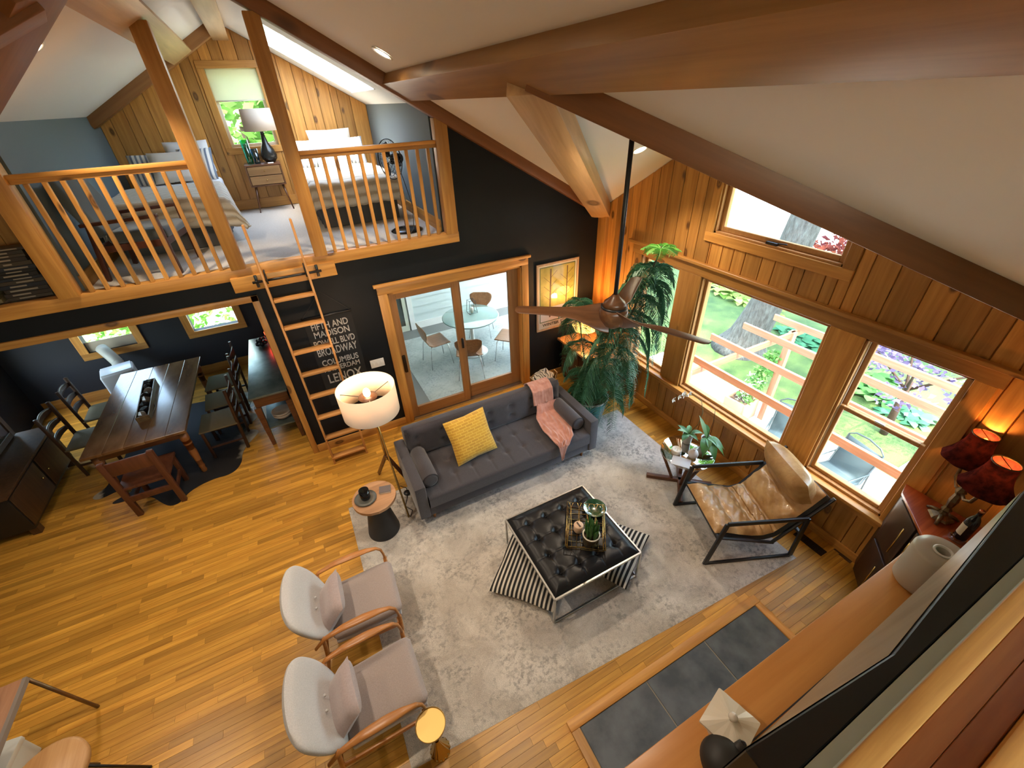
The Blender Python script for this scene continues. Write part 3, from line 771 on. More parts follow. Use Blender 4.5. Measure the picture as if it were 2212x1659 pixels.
# ---- leather ottoman table
M_leather = mat('black_leather', (.006,.006,.007), .36, spec=.3, bmp=.15, bscale=220, bdist=.002)
ott = thing('ottoman_table', 'square black tufted leather ottoman table on thin steel legs', 'table', (1.585, 2.115, 0))
H = .475
tp = [(-.345+.1725*i, -.345+.1725*j) for i in range(5) for j in range(5) if (i+j) % 2 == 0] if False else [(-.30+.20*i, -.30+.20*j) for i in range(4) for j in range(4)]
def ottf(u, v):
    x = (u-.5)*2*(H-.012); y = (v-.5)*2*(H-.012)
    e = min(H-abs(x), H-abs(y))
    z = .395 + .055*(1-math.exp(-max(0, e-.012)/.035))
    for bx, by in tp:
        r2 = (x-bx)**2+(y-by)**2
        z -= .030*math.exp(-r2/.0010) + .012*math.exp(-r2/.006)
    for k in range(4):
        c = -.30+.20*k
        z -= .0045*math.exp(-((x-c)**2)/.00005)*(1 if abs(y) < .43 else 0) + .0045*math.exp(-((y-c)**2)/.00005)*(1 if abs(x) < .43 else 0)
    return (x, y, z)
MB().grid(ottf, 110, 110).obj('seat', M_leather, ott)
MB().box(-H+.012, H-.012, -H+.012, H-.012, .35, .396).obj('seat_base', M_leather, ott)
for bx, by in tp: MB().ico((bx, by, .413), .012, 1, sc=(1,1,.5)).obj('button', M_leather, ott)
q = .018
for s1 in (-1, 1):
    MB().box(-H, H, s1*H-q/2, s1*H+q/2, .385, .405).obj('top_rail', M_steel, ott, .002, 1)
    MB().box(s1*H-q/2, s1*H+q/2, -H, H, .385, .405).obj('top_rail', M_steel, ott, .002, 1)
    MB().box(-H, H, s1*H-q/2, s1*H+q/2, .014, .032).obj('bottom_rail', M_steel, ott, .002, 1)
    MB().box(s1*H-q/2, s1*H+q/2, -H, H, .014, .032).obj('bottom_rail', M_steel, ott, .002, 1)
    for s2 in (-1, 1): MB().box(s1*H-q/2, s1*H+q/2, s2*H-q/2, s2*H+q/2, .014, .39).obj('leg', M_steel, ott, .002, 1)
# tray with candle and succulent
tr = thing('wire_tray', 'rectangular gold wire tray on the black leather table', 'tray', (1.735, 2.083, .452), R(-35.6))
L2, W_2 = .185, .262       # half sizes: across, along  (local x = short towards lower right)
for z, k in ((.0, .92), (.055, 1.0)):
    MB().tube([(-L2*k,-W_2*k,z),(L2*k,-W_2*k,z),(L2*k,W_2*k,z),(-L2*k,W_2*k,z)], .006, 6, closed=True).obj('rim', M_brass, tr)
for i in range(9):
    x = -L2*.9 + L2*1.8*i/8
    MB().tube([(x,-W_2,.055),(x,-W_2*.92,.0),(x+.02*(-1)**i,W_2*.92,.0),(x,W_2,.055)], .0032, 5).obj('wire', M_brass, tr)
for i in range(8):
    y = -W_2*.85 + W_2*1.7*i/7
    MB().tube([(-L2,y,.055),(-L2*.92,y,.0),(L2*.92,y+.02*(-1)**i,.0),(L2,y,.055)], .0032, 5).obj('wire', M_brass, tr)
cd = thing('candle_jar', 'small cream candle jar with a tied dark label on the wire tray', 'candle', (1.665, 2.10, .453))
MB().lathe([(.0,0),(.045,0),(.047,.006),(.047,.075),(.043,.08),(0,.08)]).obj('jar', mat('peach_wax', (.62,.42,.28), .45), cd)
MB().box(-.008,.008,-.03,.03,.080,.086).obj('label', M_dkwood, cd, .002)
sp = thing('succulent_pot', 'spiky dark green succulent in a brown glazed pot on the wire tray', 'plant', (1.675, 1.915, .453))
MB().lathe([(.0,0),(.062,0),(.072,.02),(.080,.12),(.078,.145),(.070,.145),(.068,.115),(0,.115)], n=28).obj('pot', mat('brown_glaze', (.055,.04,.022), .22), sp)
MB().lathe([(.070,.143),(.081,.143),(.082,.149),(.069,.149)], n=28).obj('rim', M_cream, sp)
MB().cyl((0,0,.11), .068, .012).obj('soil', M_soil, sp)
rr = random.Random(5); zz = mat('zebra_leaf', (.022,.085,.018), .45, col2=(.05,.15,.03), scale=60)
for i in range(24):
    a = rr.uniform(0, 2*PI); r0 = rr.uniform(0, .055); h = rr.uniform(.13, .24); t = rr.uniform(.02, .07)
    pts = [(r0*math.cos(a)*(1+t*8*k*k*.9)+.0, r0*math.sin(a)*(1+t*8*k*k*.9), .12 + h*k) for k in (0,.2,.4,.6,.8,.92,1)]
    MB().tube(pts, [.010,.014,.015,.014,.010,.006,.001], 7).obj('leaf', zz, sp)
gb = thing('green_glass_dish', 'curved translucent green glass dish behind the wire tray', 'dish', (1.945, 2.215, .452), R(-40))
mg, nt, bs, out = newmat('green_glass'); bs.inputs['Base Color'].default_value = (.02,.11,.05,1); bs.inputs['Roughness'].default_value = .16; bs.inputs['Transmission Weight'].default_value = .55
def dishf(u, v):
    a = -PI*.95+u*PI*1.9*.5; r = .03+.13*v
    return (r*math.cos(a)*1.25, r*math.sin(a)*.8, .012+.05*v*v)
MB().lathe([(0,.006),(.05,.006),(.09,.02),(.112,.042),(.117,.044),(.092,.014),(.05,0),(0,0)], n=32).obj('bowl', mg, gb)
# striped floor cushions
sA = stripes('stripe_left', (.62,.58,.50), (.012,.011,.012), 0, .042, .45)
o = MB().pillow(.66, .66, .15, 20).obj('floor_cushion', sA); o.location = (1.16, 2.15, .088); o.rotation_euler = (R(2), 0, R(-47.4))
tag(o, 'black and white striped floor cushion poking out on the armchair side of the ottoman', 'cushion', 'striped floor cushions')
sB = stripes('stripe_right', (.66,.64,.58), (.012,.011,.012), 1, .042, .45)
o = MB().pillow(.70, .62, .15, 20).obj('floor_cushion', sB); o.location = (1.99, 1.98, .088); o.rotation_euler = (R(-3), 0, R(30))
tag(o, 'black and white striped floor cushion poking out on the leather chair side of the ottoman', 'cushion', 'striped floor cushions')
# ---- armchairs
M_linen = mat('grey_linen', (.44,.435,.445), .9, col2=(.53,.52,.525), scale=160, sheen=.3, bmp=.25, bscale=400, bdist=.0015)
M_linen2 = mat('taupe_linen', (.30,.245,.225), .9, col2=(.36,.30,.28), scale=160, sheen=.3, bmp=.25, bscale=400, bdist=.0015)
M_pil = mat('mauve_linen', (.33,.27,.27), .85, col2=(.38,.31,.31), scale=90, sheen=.4)
def armchair(loc, rz, label, pl):
    t = thing('armchair', label, 'armchair', loc, rz, 'mid-century armchairs')
    # local +x is the front
    def seat(u, v):      # closed shell
        a = 2*PI*v; ex = 2.6
        c = math.copysign(abs(math.cos(a))**(2/7), math.cos(a)); s_ = math.copysign(abs(math.sin(a))**(2/2.6), math.sin(a))
        k = max(0.0, 1-abs(2*u-1)**9)**.35
        return (.07+(2*u-1)*.285, (c*.255*(.86+.14*k))*(1-.05*(1-u)), .40+s_*.058*k + .03*u)
    MB().grid(seat, 26, 40, cv=True).obj('seat_cushion', M_linen2, t)
    MB().box(-.20,.335,-.245,.245,.33,.372).obj('seat_base', M_linen, t, .012)
    def back(u, v):
        a = 2*PI*v
        h = u; w = .20+.11*math.sin(min(1, h*1.45)*PI/2)
        k = max(0.0, 1-abs(2*u-1)**6)**.5
        c = math.copysign(abs(math.cos(a))**(2/3.6), math.cos(a)); s_ = math.copysign(abs(math.sin(a))**(.8), math.sin(a))
        y = c*w*(.55+.45*k); th = s_*.050*k
        z = .36+h*.50; x = -.225 - h*.235 + th + .10*(y/.3)**2*.55
        if th > 0 and abs(h-.52) < .2: x -= .010*math.exp(-(((abs(y)-.05)**2)+(z-.62)**2)/.0005)
        return (x, y, z + th*.25)
    MB().grid(back, 30, 44, cv=True).obj('backrest', M_linen, t)
    for sy in (-1, 1): MB().ico((-.272, sy*.05, .625), .011, 1).obj('button', M_linen, t)
    for sy in (-1, 1):
        pts = [(-.33,.50),(-.24,.585),(-.10,.625),(.06,.635),(.18,.63),(.265,.61),(.30,.565),(.31,.50),(.315,.40)]
        def armf(u, v, sy=sy):
            f = u*(len(pts)-1); i = min(int(f), len(pts)-2); k = f-i
            x = pts[i][0]+(pts[i+1][0]-pts[i][0])*k; z = pts[i][1]+(pts[i+1][1]-pts[i][1])*k
            dx = pts[i+1][0]-pts[i][0]; dz = pts[i+1][1]-pts[i][1]; L = math.hypot(dx, dz)
            nx, nz = -dz/L, dx/L
            wd = .013+.022*math.exp(-((u-.36)/.20)**2); th = .011
            a = 2*PI*v
            return (x+nx*th*math.sin(a), sy*.305+wd*math.cos(a), z+nz*th*math.sin(a))
        MB().grid(armf, 40, 12, cv=True).obj('armrest', M_teak, t)
        MB().tube([(.313, sy*.305, .44),(.30, sy*.285, .22),(.275, sy*.275, .0)], [.017,.018,.011], 10).obj('leg', M_teak, t)
        MB().tube([(-.255, sy*.29, .575),(-.29, sy*.275, .30),(-.36, sy*.265, .0)], [.014,.018,.011], 10).obj('leg', M_teak, t)
        MB().bar((.30, sy*.285, .30), (-.29, sy*.277, .30), .018, .04).obj('side_rail', M_teak, t, .004)
    MB().bar((.29, -.28, .30), (.29, .28, .30), .018, .05).obj('front_rail', M_teak, t, .004)
    MB().bar((-.29, -.27, .30), (-.29, .27, .30), .018, .05).obj('rear_rail', M_teak, t, .004)
    M = t.matrix_basis
    p = MB().pillow(.31, .40, .13, 14).obj('lumbar_pillow', M_pil)
    c, s_ = math.cos(rz), math.sin(rz); lx, ly, lz = -.165, -.01, .575
    p.location = (loc[0]+c*lx-s_*ly, loc[1]+s_*lx+c*ly, lz); p.rotation_euler = (R(3), R(-52+180), rz+R(4))
    tag(p, pl, 'pillow', 'lumbar pillows')
armchair((-.42, 2.44, 0), R(-2), 'grey armchair with teak arms, nearer the floor lamp', 'mauve lumbar pillow on the armchair nearer the floor lamp')
armchair((-.44, 1.68, 0), R(1), 'grey armchair with teak arms, beside the small brass table', 'mauve lumbar pillow on the armchair beside the small brass table')
# ---- small brass table
bt = thing('drink_table', 'small round brass drink table with fluted foot beside the armchair', 'table', (-.118, 1.265, 0))
MB().lathe([(0,.492),(.100,.492),(.103,.508),(.099,.510),(.097,.500),(0,.500)], n=48, smooth=False).obj('table_top', mat('satin_brass', (.50,.34,.12), .42, 1), bt)
MB().tube([(0,0,.15),(0,0,.495)], .012, 10).obj('stem', M_brass, bt)
def flute(u, v):
    a = 2*PI*u; r = .014+.056*(1-v)**1.3; r *= 1+.10*abs(math.sin(a*7))
    return (r*math.cos(a), r*math.sin(a), .012+v*.19)
MB().grid(flute, 84, 10, cu=True).obj('foot', M_brass, bt)
MB().cyl((0,0,.0145), .072, .006).obj('base', M_brass, bt)
# ---- floor lamp
fl = thing('floor_lamp', 'tripod floor lamp with a big white drum shade behind the sofa arm', 'lamp', (.22, 3.98, 0))
FS = (.0, .02, 1.37)
MB().lathe([(.298,-.165),(.303,.165),(.300,.165),(.295,-.165)], FS, 48).obj('lamp_shade', shade_cloth('white_shade', (.82,.73,.62), .35), fl)
for a in (30, 150, 270): MB().tube([(0,.02,1.40),(.297*math.cos(R(a)), .02+.297*math.sin(R(a)), 1.43)], .004, 6).obj('spider', M_black, fl)
MB().lathe([(0,0),(.10,.0),(.10,.012),(0,.02)], (0,.02,1.40), 20).obj('diffuser', M_dkwood, fl)
MB().ico((0,.02,1.46), .038, 2, sc=(1,1,1.5)).obj('bulb', emit('warm_bulb', (1,.62,.28), 18), fl)
MB().tube([(0,.02,1.40),(.018,-.10,.95),(.045,-.53,.0145)], .011, 10).obj('front_leg', M_brass, fl)
for ex, ey in ((-.11,.34),(.20,.02)):
    MB().bar((.012,-.06,.62), (ex, ey, .012), .02, .045).obj('leg', M_walnut, fl, .004)
MB().tube([(.0,.0,1.36),(.012,-.06,.55)], .016, 10).obj('pole', M_brass, fl)
l = bpy.data.lights.new('floor_lamp_light', 'POINT'); l.energy = 10; l.color = (1,.60,.32); l.shadow_soft_size = .06
lo = bpy.data.objects.new('floor_lamp_light', l); COL.objects.link(lo); lo.location = (.22, 4.0, 1.545)
cordp = [(.30,3.97,.012),(.36,3.90,.012),(.33,3.75,.016),(.27,3.62,.018),(.33,3.52,.018),(.28,3.44,.018)]
o = MB().tube(cordp, .005, 6).obj('lamp_cord', M_black); tag(o, 'thin black lamp cord curling on the rug beside the sofa arm', 'cord')
o = MB().ico((.345, 3.80, .036), .045, 2, sc=(1,1,.5)).obj('foot_switch', M_black); tag(o, 'round black foot switch on the floor by the sofa arm', 'switch')
# ---- round side table
st = thing('side_table', 'round wood topped side table on a black cone base', 'table', (-.025, 3.425, 0))
MB().lathe([(.0,.014),(.172,.014),(.172,.03),(.092,.49),(.15,.515),(0,.515)], n=40).obj('base', mat('black_cone', (.014,.015,.018), .55), st)
acw = wood('acacia', (.30,.15,.07), (.50,.30,.17), 0, grain=12, tone=.15, rough=.3)
for k in range(6):      # glued-up slats of the round top
    y0 = -.225+k*.075; y1 = y0+.075; poly = []
    for yy in [y0+(y1-y0)*i/6 for i in range(7)]: poly.append((math.sqrt(max(0,.225**2-yy*yy)), yy))
    for yy in [y1-(y1-y0)*i/6 for i in range(7)]: poly.append((-math.sqrt(max(0,.225**2-yy*yy)), yy))
    poly = [p for i, p in enumerate(poly) if i == 0 or (Vector(p)-Vector(poly[i-1])).length > 1e-4]
    if (Vector(poly[0])-Vector(poly[-1])).length < 1e-4: poly.pop()
    MB().prism(poly, .517, .55).obj('top_slat', acw, st)
pl = thing('saucer', 'dull grey saucer under the black cup on the round side table', 'plate', (-.11, 3.435, .551))
MB().lathe([(0,0),(.07,0),(.112,.012),(.114,.015),(.07,.006),(0,.005)], n=36).obj('dish', mat('grey_glaze', (.10,.10,.085), .4), pl)
cp = thing('cup', 'black cup standing on the grey saucer', 'cup', (-.105, 3.445, .558))
MB().lathe([(0,0),(.047,0),(.05,.01),(.052,.115),(.048,.115),(.046,.012),(0,.010)], n=30).obj('bowl', M_blackgl, cp)
bk_ = thing('small_book', 'small dark book with pale page edges on the round side table', 'book', (.10, 3.455, .551), R(-14))
MB().box(-.058,.058,-.045,.045,0,.018).obj('pages', M_wht, bk_)
MB().box(-.06,.06,-.047,.047,.018,.021).obj('cover', mat('book_cover', (.11,.10,.11), .5), bk_)
# ---- leather sling chair
lc = thing('leather_chair', 'tan leather sling armchair with black steel frame by the window', 'armchair', (3.315, 1.58, 0), R(157.5))
M_tan = mat('tan_leather', (.36,.19,.065), .36, col2=(.56,.35,.15), scale=7, bmp=.35, bscale=26, bdist=.01, coat=.15, detail=6)
M_fr = mat('black_steel_frame', (.016,.018,.022), .45)
hw = .375
for sy in (-1, 1):
    y = sy*hw
    P = [(.46,.012),(.37,.615),(-.42,.585),(-.43,.012)]
    for a, b in ((0,1),(1,2),(2,3),(3,0)):
        MB().bar((P[a][0], y, P[a][1]+.01), (P[b][0], y, P[b][1]+.01), .045, .022, (0,1,0)).obj('side_frame', M_fr, lc, .004)
MB().bar((.40,-hw,.40),(.40,hw,.40), .03, .03).obj('front_bar', M_fr, lc, .004)
MB().bar((-.43,-hw,.36),(-.43,hw,.36), .03, .03).obj('rear_bar', M_fr, lc, .004)
for sy in (-1, 1):
    MB().bar((.41, sy*(hw-.02), .41), (-.20, sy*(hw-.02), .24), .03, .02).obj('seat_rail', M_fr, lc, .004)
    MB().bar((-.18, sy*(hw-.02), .24), (-.60, sy*(hw-.02), .83), .03, .02).obj('back_rail', M_fr, lc, .004)
sl_p = [(.42,.41),(.30,.40),(.16,.35),(.02,.31),(-.10,.30),(-.20,.33),(-.28,.42),(-.38,.56),(-.48,.70),(-.56,.83)]
def slp(t):
    f = t*(len(sl_p)-1); i = min(int(f), len(sl_p)-2); k = f-i
    a, b = Vector(sl_p[i]), Vector(sl_p[i+1]); return a.lerp(b, k), (b-a).normalized()
def cushf(sg):
    def fn(u, v):
        p, d = slp(v); n = Vector((d.y, -d.x)) * -1
        y = (u-.5)*2*.315
        puff = abs(math.sin(v*PI*5.0))**.45*(.055)+.010
        e = max(0, 1-abs(2*u-1)**8)**.5*max(0, 1-abs(2*v-1)**30)
        wr = .012*(math.sin(u*23+v*31)*math.sin(v*57+u*9))
        th = (puff+wr if sg > 0 else .012)*e
        n = Vector((-d.y, d.x)); n = n if n.y > 0 else -n
        q = p + n*(sg*th+.015)
        return (q.x, y, q.y)
    return fn
mb = MB().grid(cushf(1), 24, 80); b0 = len(mb.f); mb.grid(cushf(-1), 24, 80); mb.obj('seat_cushion', M_tan, lc)
def slingf(u, v):
    p, d = slp(v); return (p.x, (u-.5)*2*.345, p.y)
o = MB().grid(slingf, 2, 30).obj('sling', mat('black_hide', (.012,.011,.011), .5), lc); m = o.modifiers.new('t','SOLIDIFY'); m.thickness = .01
MB().pillow(.42, .63, .25, 18, M=TR((-.405, 0, .81), ry=R(-62))).obj('head_cushion', M_tan, lc)
# ---- glass side table with orchids
gt = thing('glass_side_table', 'round glass topped side table with crossed walnut legs by the window', 'table', (3.36, 2.345, 0))
gtm = glass('table_glass', (.80,.90,.88), 0, 16)
MB().lathe([(0,.488),(.292,.488),(.297,.492),(.297,.498),(.292,.502),(0,.502)], n=56).obj('glass_top', gtm, gt)
for a, b in (((-.30,.26),(.26,-.24)), ((-.26,-.26),(.24,.26))):
    MB().bar((a[0],a[1],.04),(b[0],b[1],.04), .05,.05).obj('foot_bar', M_walnut, gt, .004)
    for e in (a, b): MB().bar((e[0]*.25,e[1]*.25,.05),(e[0]*.72,e[1]*.72,.486), .04,.03).obj('leg', M_walnut, gt, .004)
cn = thing('candle', 'wide white pillar candle on the glass side table', 'candle', (3.235, 2.40, .503))
MB().lathe([(0,0),(.052,0),(.056,.008),(.056,.055),(.052,.06),(.046,.05),(0,.048)], n=32).obj('wax', M_cream, cn)
for a in (0, 2.1, 4.2): MB().cyl((.018*math.cos(a), .018*math.sin(a), .048), .003, .014, 6).obj('wick', M_cream, cn)
bv = thing('bud_vase', 'round white bud vase on the glass side table', 'vase', (3.34, 2.255, .503))
MB().lathe([(0,0),(.03,0),(.052,.025),(.058,.055),(.045,.09),(.018,.108),(.013,.122),(.020,.132),(.015,.132),(.009,.12),(0,.10)], n=30).obj('body', mat('matte_white', (.66,.62,.58), .6), bv)
o = MB().box(-.075,.075,-.10,.10,0,.006).obj('magazine', mat('magazine_cover', (.55,.56,.58), .35), bevel=.001); o.location = (3.225, 2.30, .5035); o.rotation_euler = (0,0,R(35)); o.location = (3.17, 2.26, .5035)
tag(o, 'pale magazine under the candle on the glass side table', 'magazine')
def broadleaf(L, w, lift, droop, n=8):
    def fn(u, v):
        t = v; x = t*L; ww = w*math.sin(min(1, t*1.08+.03)*PI)**.7*(1 if t < .97 else .6)
        y = (u-.5)*2*ww; z = lift*t - droop*t*t + .25*abs(y)
        return (x, y, z)
    return MB().grid(fn, 4, n)
def orchid(loc, label, leaves, flowers, potm, rz=0):
    t = thing('orchid', label, 'plant', loc, rz)
    MB().lathe([(0,0),(.045,0),(.05,.01),(.062,.12),(.065,.135),(.058,.135),(.055,.11),(0,.11)], n=28).obj('pot', potm, t)
    MB().cyl((0,0,.10), .056, .014).obj('bark', M_soil, t)
    for (az, L, w, li, dr) in leaves:
        broadleaf(L, w, li, dr).obj('leaf', M_leaf, t, loc=(0,0,.125), rot=(0,0,R(az)))
    return t
M_orl = M_leaf
o1 = orchid((3.475, 2.475, .503), 'white flowering orchid with an arched stem in a white pot', [(200,.19,.035,.10,.10),(330,.18,.033,.12,.12),(100,.16,.03,.10,.06),(40,.15,.03,.10,.08),(270,.15,.03,.08,.08),(160,.16,.03,.16,.08)], 1, M_wht)
stem = [(0,0,.12),(.03,.03,.30),(.06,.08,.42),(.06,.16,.50),(.02,.26,.52),(-.04,.30,.50)]
stem = [(0,0,.12),(.10,-.02,.24),(.16,0,.38),(.17,.06,.50),(.13,.15,.55),(.06,.22,.53)]
MB().tube(stem, .004, 6).obj('flower_stem', mat('orchid_stem', (.10,.10,.03), .5), o1)
M_pet = mat('white_petal', (.82,.80,.76), .5); rr = random.Random(2)
for (fx, fy, fz) in ((.06,.22,.53),(.02,.26,.50),(.09,.19,.56),(-.04,.28,.47),(.03,.22,.575)):
    mb = MB()
    for k in range(5):
        a = 2*PI*k/5+rr.random(); 
        mb.add([(fx,fy,fz),(fx+.028*math.cos(a-.45),fy-.01,fz+.028*math.sin(a-.45)),(fx+.042*math.cos(a),fy-.016,fz+.042*math.sin(a)),(fx+.028*math.cos(a+.45),fy-.01,fz+.028*math.sin(a+.45))],[(0,1,2,3)])
    mb.obj('blossom', M_pet, o1)
o2 = orchid((3.60, 2.315, .503), 'flowerless orchid with broad drooping leaves in a white pot', [(215,.23,.06,.10,.22),(250,.26,.055,.10,.28),(100,.16,.035,.30,.05),(60,.16,.04,.20,.1),(310,.22,.055,.05,.17),(285,.24,.05,.12,.26)], 0, M_wht)
MB().tube([(0,0,.12),(.06,.02,.34),(.08,.05,.48),(.06,.12,.52)], .003, 6).obj('flower_stem', mat('orchid_stem_b', (.05,.03,.02), .5), o2)
# ---- floor vent
vt = thing('floor_vent', 'narrow black floor vent by the window wall baseboard', 'vent', (3.90, 1.065, 0), 0)
MB().box(-.05,.05,-.15,.15,.0,.004).obj('plate', M_black, vt)
for k in range(9): MB().box(-.035,.035,-.135+.032*k,-.12+.032*k,.004,.007).obj('slat', M_black, vt)
# ---- potted Norfolk pine
np_ = thing('potted_pine', 'tall drooping Norfolk pine in a glazed teal pot in the corner', 'plant', (3.06, 3.84, 0))
MB().lathe([(0,.014),(.15,.014),(.165,.03),(.235,.36),(.262,.46),(.258,.475),(.236,.475),(.225,.40),(0,.40)], n=48).obj('pot', mat('teal_glaze', (.008,.115,.135), .18, col2=(.012,.17,.19), scale=5, coat=.5), np_)
MB().lathe([(.236,.470),(.260,.470),(.262,.484),(.238,.484)], n=48).obj('pot_rim', mat('rim_glaze', (.35,.33,.30), .3), np_)
MB().cyl((0,0,.39), .228, .02, 32).obj('soil', M_soil, np_)
M_bark = mat('pine_stem', (.055,.03,.015), .85)
M_nd = mat('pine_needles', (.026,.105,.048), .45, col2=(.06,.19,.085), scale=5, rnd=6)
M_nd2 = mat('pine_needles_new', (.10,.30,.045), .5, col2=(.15,.40,.06), scale=5, rnd=6)
stems = {}
def stem_pts(pts, n=14):
    out = []
    for i in range(n+1):
        f = i/n*(len(pts)-1); k = min(int(f), len(pts)-2); t = f-k
        out.append(Vector(pts[k]).lerp(Vector(pts[k+1]), t))
    return out
sA = stem_pts([(-.02,.02,.40),(-.03,.10,.9),(.02,.36,1.45),(.06,.45,1.75)])
sB = stem_pts([(.03,-.02,.40),(.12,-.10,1.0),(.30,-.30,1.8),(.42,-.44,2.45),(.44,-.46,2.60)])
MB().tube(sA, [.012-.0006*i for i in range(15)], 8).obj('trunk', M_bark, np_)
MB().tube(sB, [.018-.0009*i for i in range(15)], 8).obj('trunk', M_bark, np_)
rr = random.Random(11)
def frond(p, az, L, lift, droop, m, w=.085, ns=34, hang=.8):
    """an arching branch with two rows of hanging needle shoots"""
    ax = []; d = Vector((math.cos(az), math.sin(az), 0)); z = Vector((0,0,1)); sd = Vector((-d.y, d.x, 0))
    for i in range(11):
        t = i/10; ax.append(Vector(p) + d*(L*t*(1-.40*droop*t)) + z*(lift*L*t - droop*L*.95*t*t))
    mb = MB(); mb.tube(ax, [.006-.0005*i for i in range(11)], 5)
    for i in range(ns):
        t = .10 + .90*i/(ns-1); f = t*10; k = min(int(f), 9); q = ax[k].lerp(ax[k+1], f-k); tg = (ax[k+1]-ax[k]).normalized()
        wl = w*(.55+.75*math.sin(min(1, t*1.15)*PI)**.6)*rr.uniform(.8, 1.2)
        for s_ in (-1, 1):
            o_ = (sd*s_*.95 + tg*.42 + z*rr.uniform(-.15,.25)).normalized()
            a1 = q + o_*wl*.55 + z*(-wl*.10*hang); a2 = q + o_*wl*.95 + z*(-wl*.55*hang); a3 = q + o_*wl*1.15 + z*(-wl*1.25*hang)
            h1 = tg.cross(o_).normalized()*.0036
            wv = (o_.cross(z)).normalized()*.0040
            mb.add([q-wv*.6, q+wv*.6, a1+wv, a1-wv, a2+wv*.8, a2-wv*.8, a3], [(0,1,2,3),(3,2,4,5),(5,4,6)])
            mb.add([q-h1*.6, q+h1*.6, a1+h1*1.3, a1-h1*1.3, a2+h1, a2-h1, a3], [(0,1,2,3),(3,2,4,5),(5,4,6)])
    mb.obj('branch', m, np_)
def at_stem(s, z):
    for a, b in zip(s[:-1], s[1:]):
        if a.z <= z <= b.z: return a.lerp(b, (z-a.z)/(b.z-a.z))
    return s[-1]
az0 = 0
for z, n, L, lift, dr in ((2.36,6,.42,.40,.95),(2.18,6,.55,.35,1.15),(1.98,6,.64,.3,1.25),(1.76,6,.72,.25,1.35),(1.52,6,.78,.2,1.35),(1.28,6,.80,.12,1.3),(1.05,6,.78,.1,1.2),(.84,5,.62,.1,1.0)):
    az0 += .5
    for k in range(n):
        frond(at_stem(sB, z), az0+2*PI*k/n+rr.uniform(-.25,.25), L*rr.uniform(.85,1.12), lift, dr*rr.uniform(.85,1.1), M_nd, .125, 50, .42)
for k in range(7):
    frond(sB[-1]-Vector((0,0,.03)), 2*PI*k/7+.3, rr.uniform(.20,.33), .35, .45, M_nd2, .06, 20, .25)
for z, n, L, lift, dr in ((1.72,5,.42,.3,.9),(1.5,5,.50,.3,1.0),(1.2,4,.50,.2,1.0),(.85,5,.42,.2,.7),(.6,6,.30,.25,.5)):
    for k in range(n):
        frond(at_stem(sA, z), .4+z+2*PI*k/n+rr.uniform(-.3,.3), L*rr.uniform(.85,1.15), lift, dr, M_nd, .11, 40, .4)
# ---- corner console with lamp
cs = thing('console_table', 'honey topped console table with dark base behind the potted pine', 'table', (3.66, 4.55, 0))
topm = wood('console_top', (.36,.15,.045), (.56,.28,.10), 1, tone=.05, coat=.4, rough=.25)
MB().prism([(-.34,-.50),(-.29,-.55),(.38,-.55),(.38,.56),(-.34,.56)], .715, .75).obj('table_top', topm, cs, .004)
MB().box(-.27,.36,-.46,.52,.10,.70).obj('body', M_walnut, cs, .006)
for k in range(2): MB().box(-.285,-.268,-.44+.48*k,.02+.48*k,.14,.68).obj('door', M_dkwood, cs, .004)
for sx in (-.22,.31):
    for sy in (-.42,.48): MB().cyl((sx,sy,.003), .018, .10, 10).obj('leg', M_black, cs)
tl = thing('table_lamp', 'glowing cream shaded table lamp on the corner console', 'lamp', (3.56, 4.72, .751))
MB().lathe([(0,0),(.07,0),(.075,.01),(.06,.05),(.085,.12),(.075,.20),(.03,.25),(.02,.27),(0,.27)], n=30).obj('base', glass('clear_base', (.85,.86,.84), 0, 2), tl)
MB().tube([(0,0,.02),(0,0,.42)], .006, 8).obj('rod', M_brass, tl)
def lshade(u, v):
    a = 2*PI*u; r = .205 - .035*v; r = r*(1-.12*(1-v)**6)
    return (r*math.cos(a), r*math.sin(a), .27+.25*v)
MB().grid(lshade, 36, 10, cu=True).obj('lamp_shade', shade_cloth('cream_shade', (.85,.62,.34), .5), tl)
MB().ico((0,0,.40), .035, 2, sc=(1,1,1.3)).obj('bulb', emit('warm_bulb2', (1,.58,.22), 55), tl)
l = bpy.data.lights.new('table_lamp_light', 'POINT'); l.energy = 22; l.color = (1,.52,.18); l.shadow_soft_size = .05
lo = bpy.data.objects.new('table_lamp_light', l); COL.objects.link(lo); lo.location = (3.56, 4.72, 1.235)
gv = thing('glass_bottle', 'slim clear glass bottle beside the corner lamp', 'bottle', (3.74, 4.50, .751))
MB().lathe([(0,0),(.035,0),(.037,.01),(.037,.14),(.014,.19),(.013,.26),(.016,.262),(.012,.262),(.0115,.19),(.034,.14),(.034,.01),(0,.008)], n=22).obj('body', glass('bottle_glass', (.86,.90,.92), 0, 3), gv)
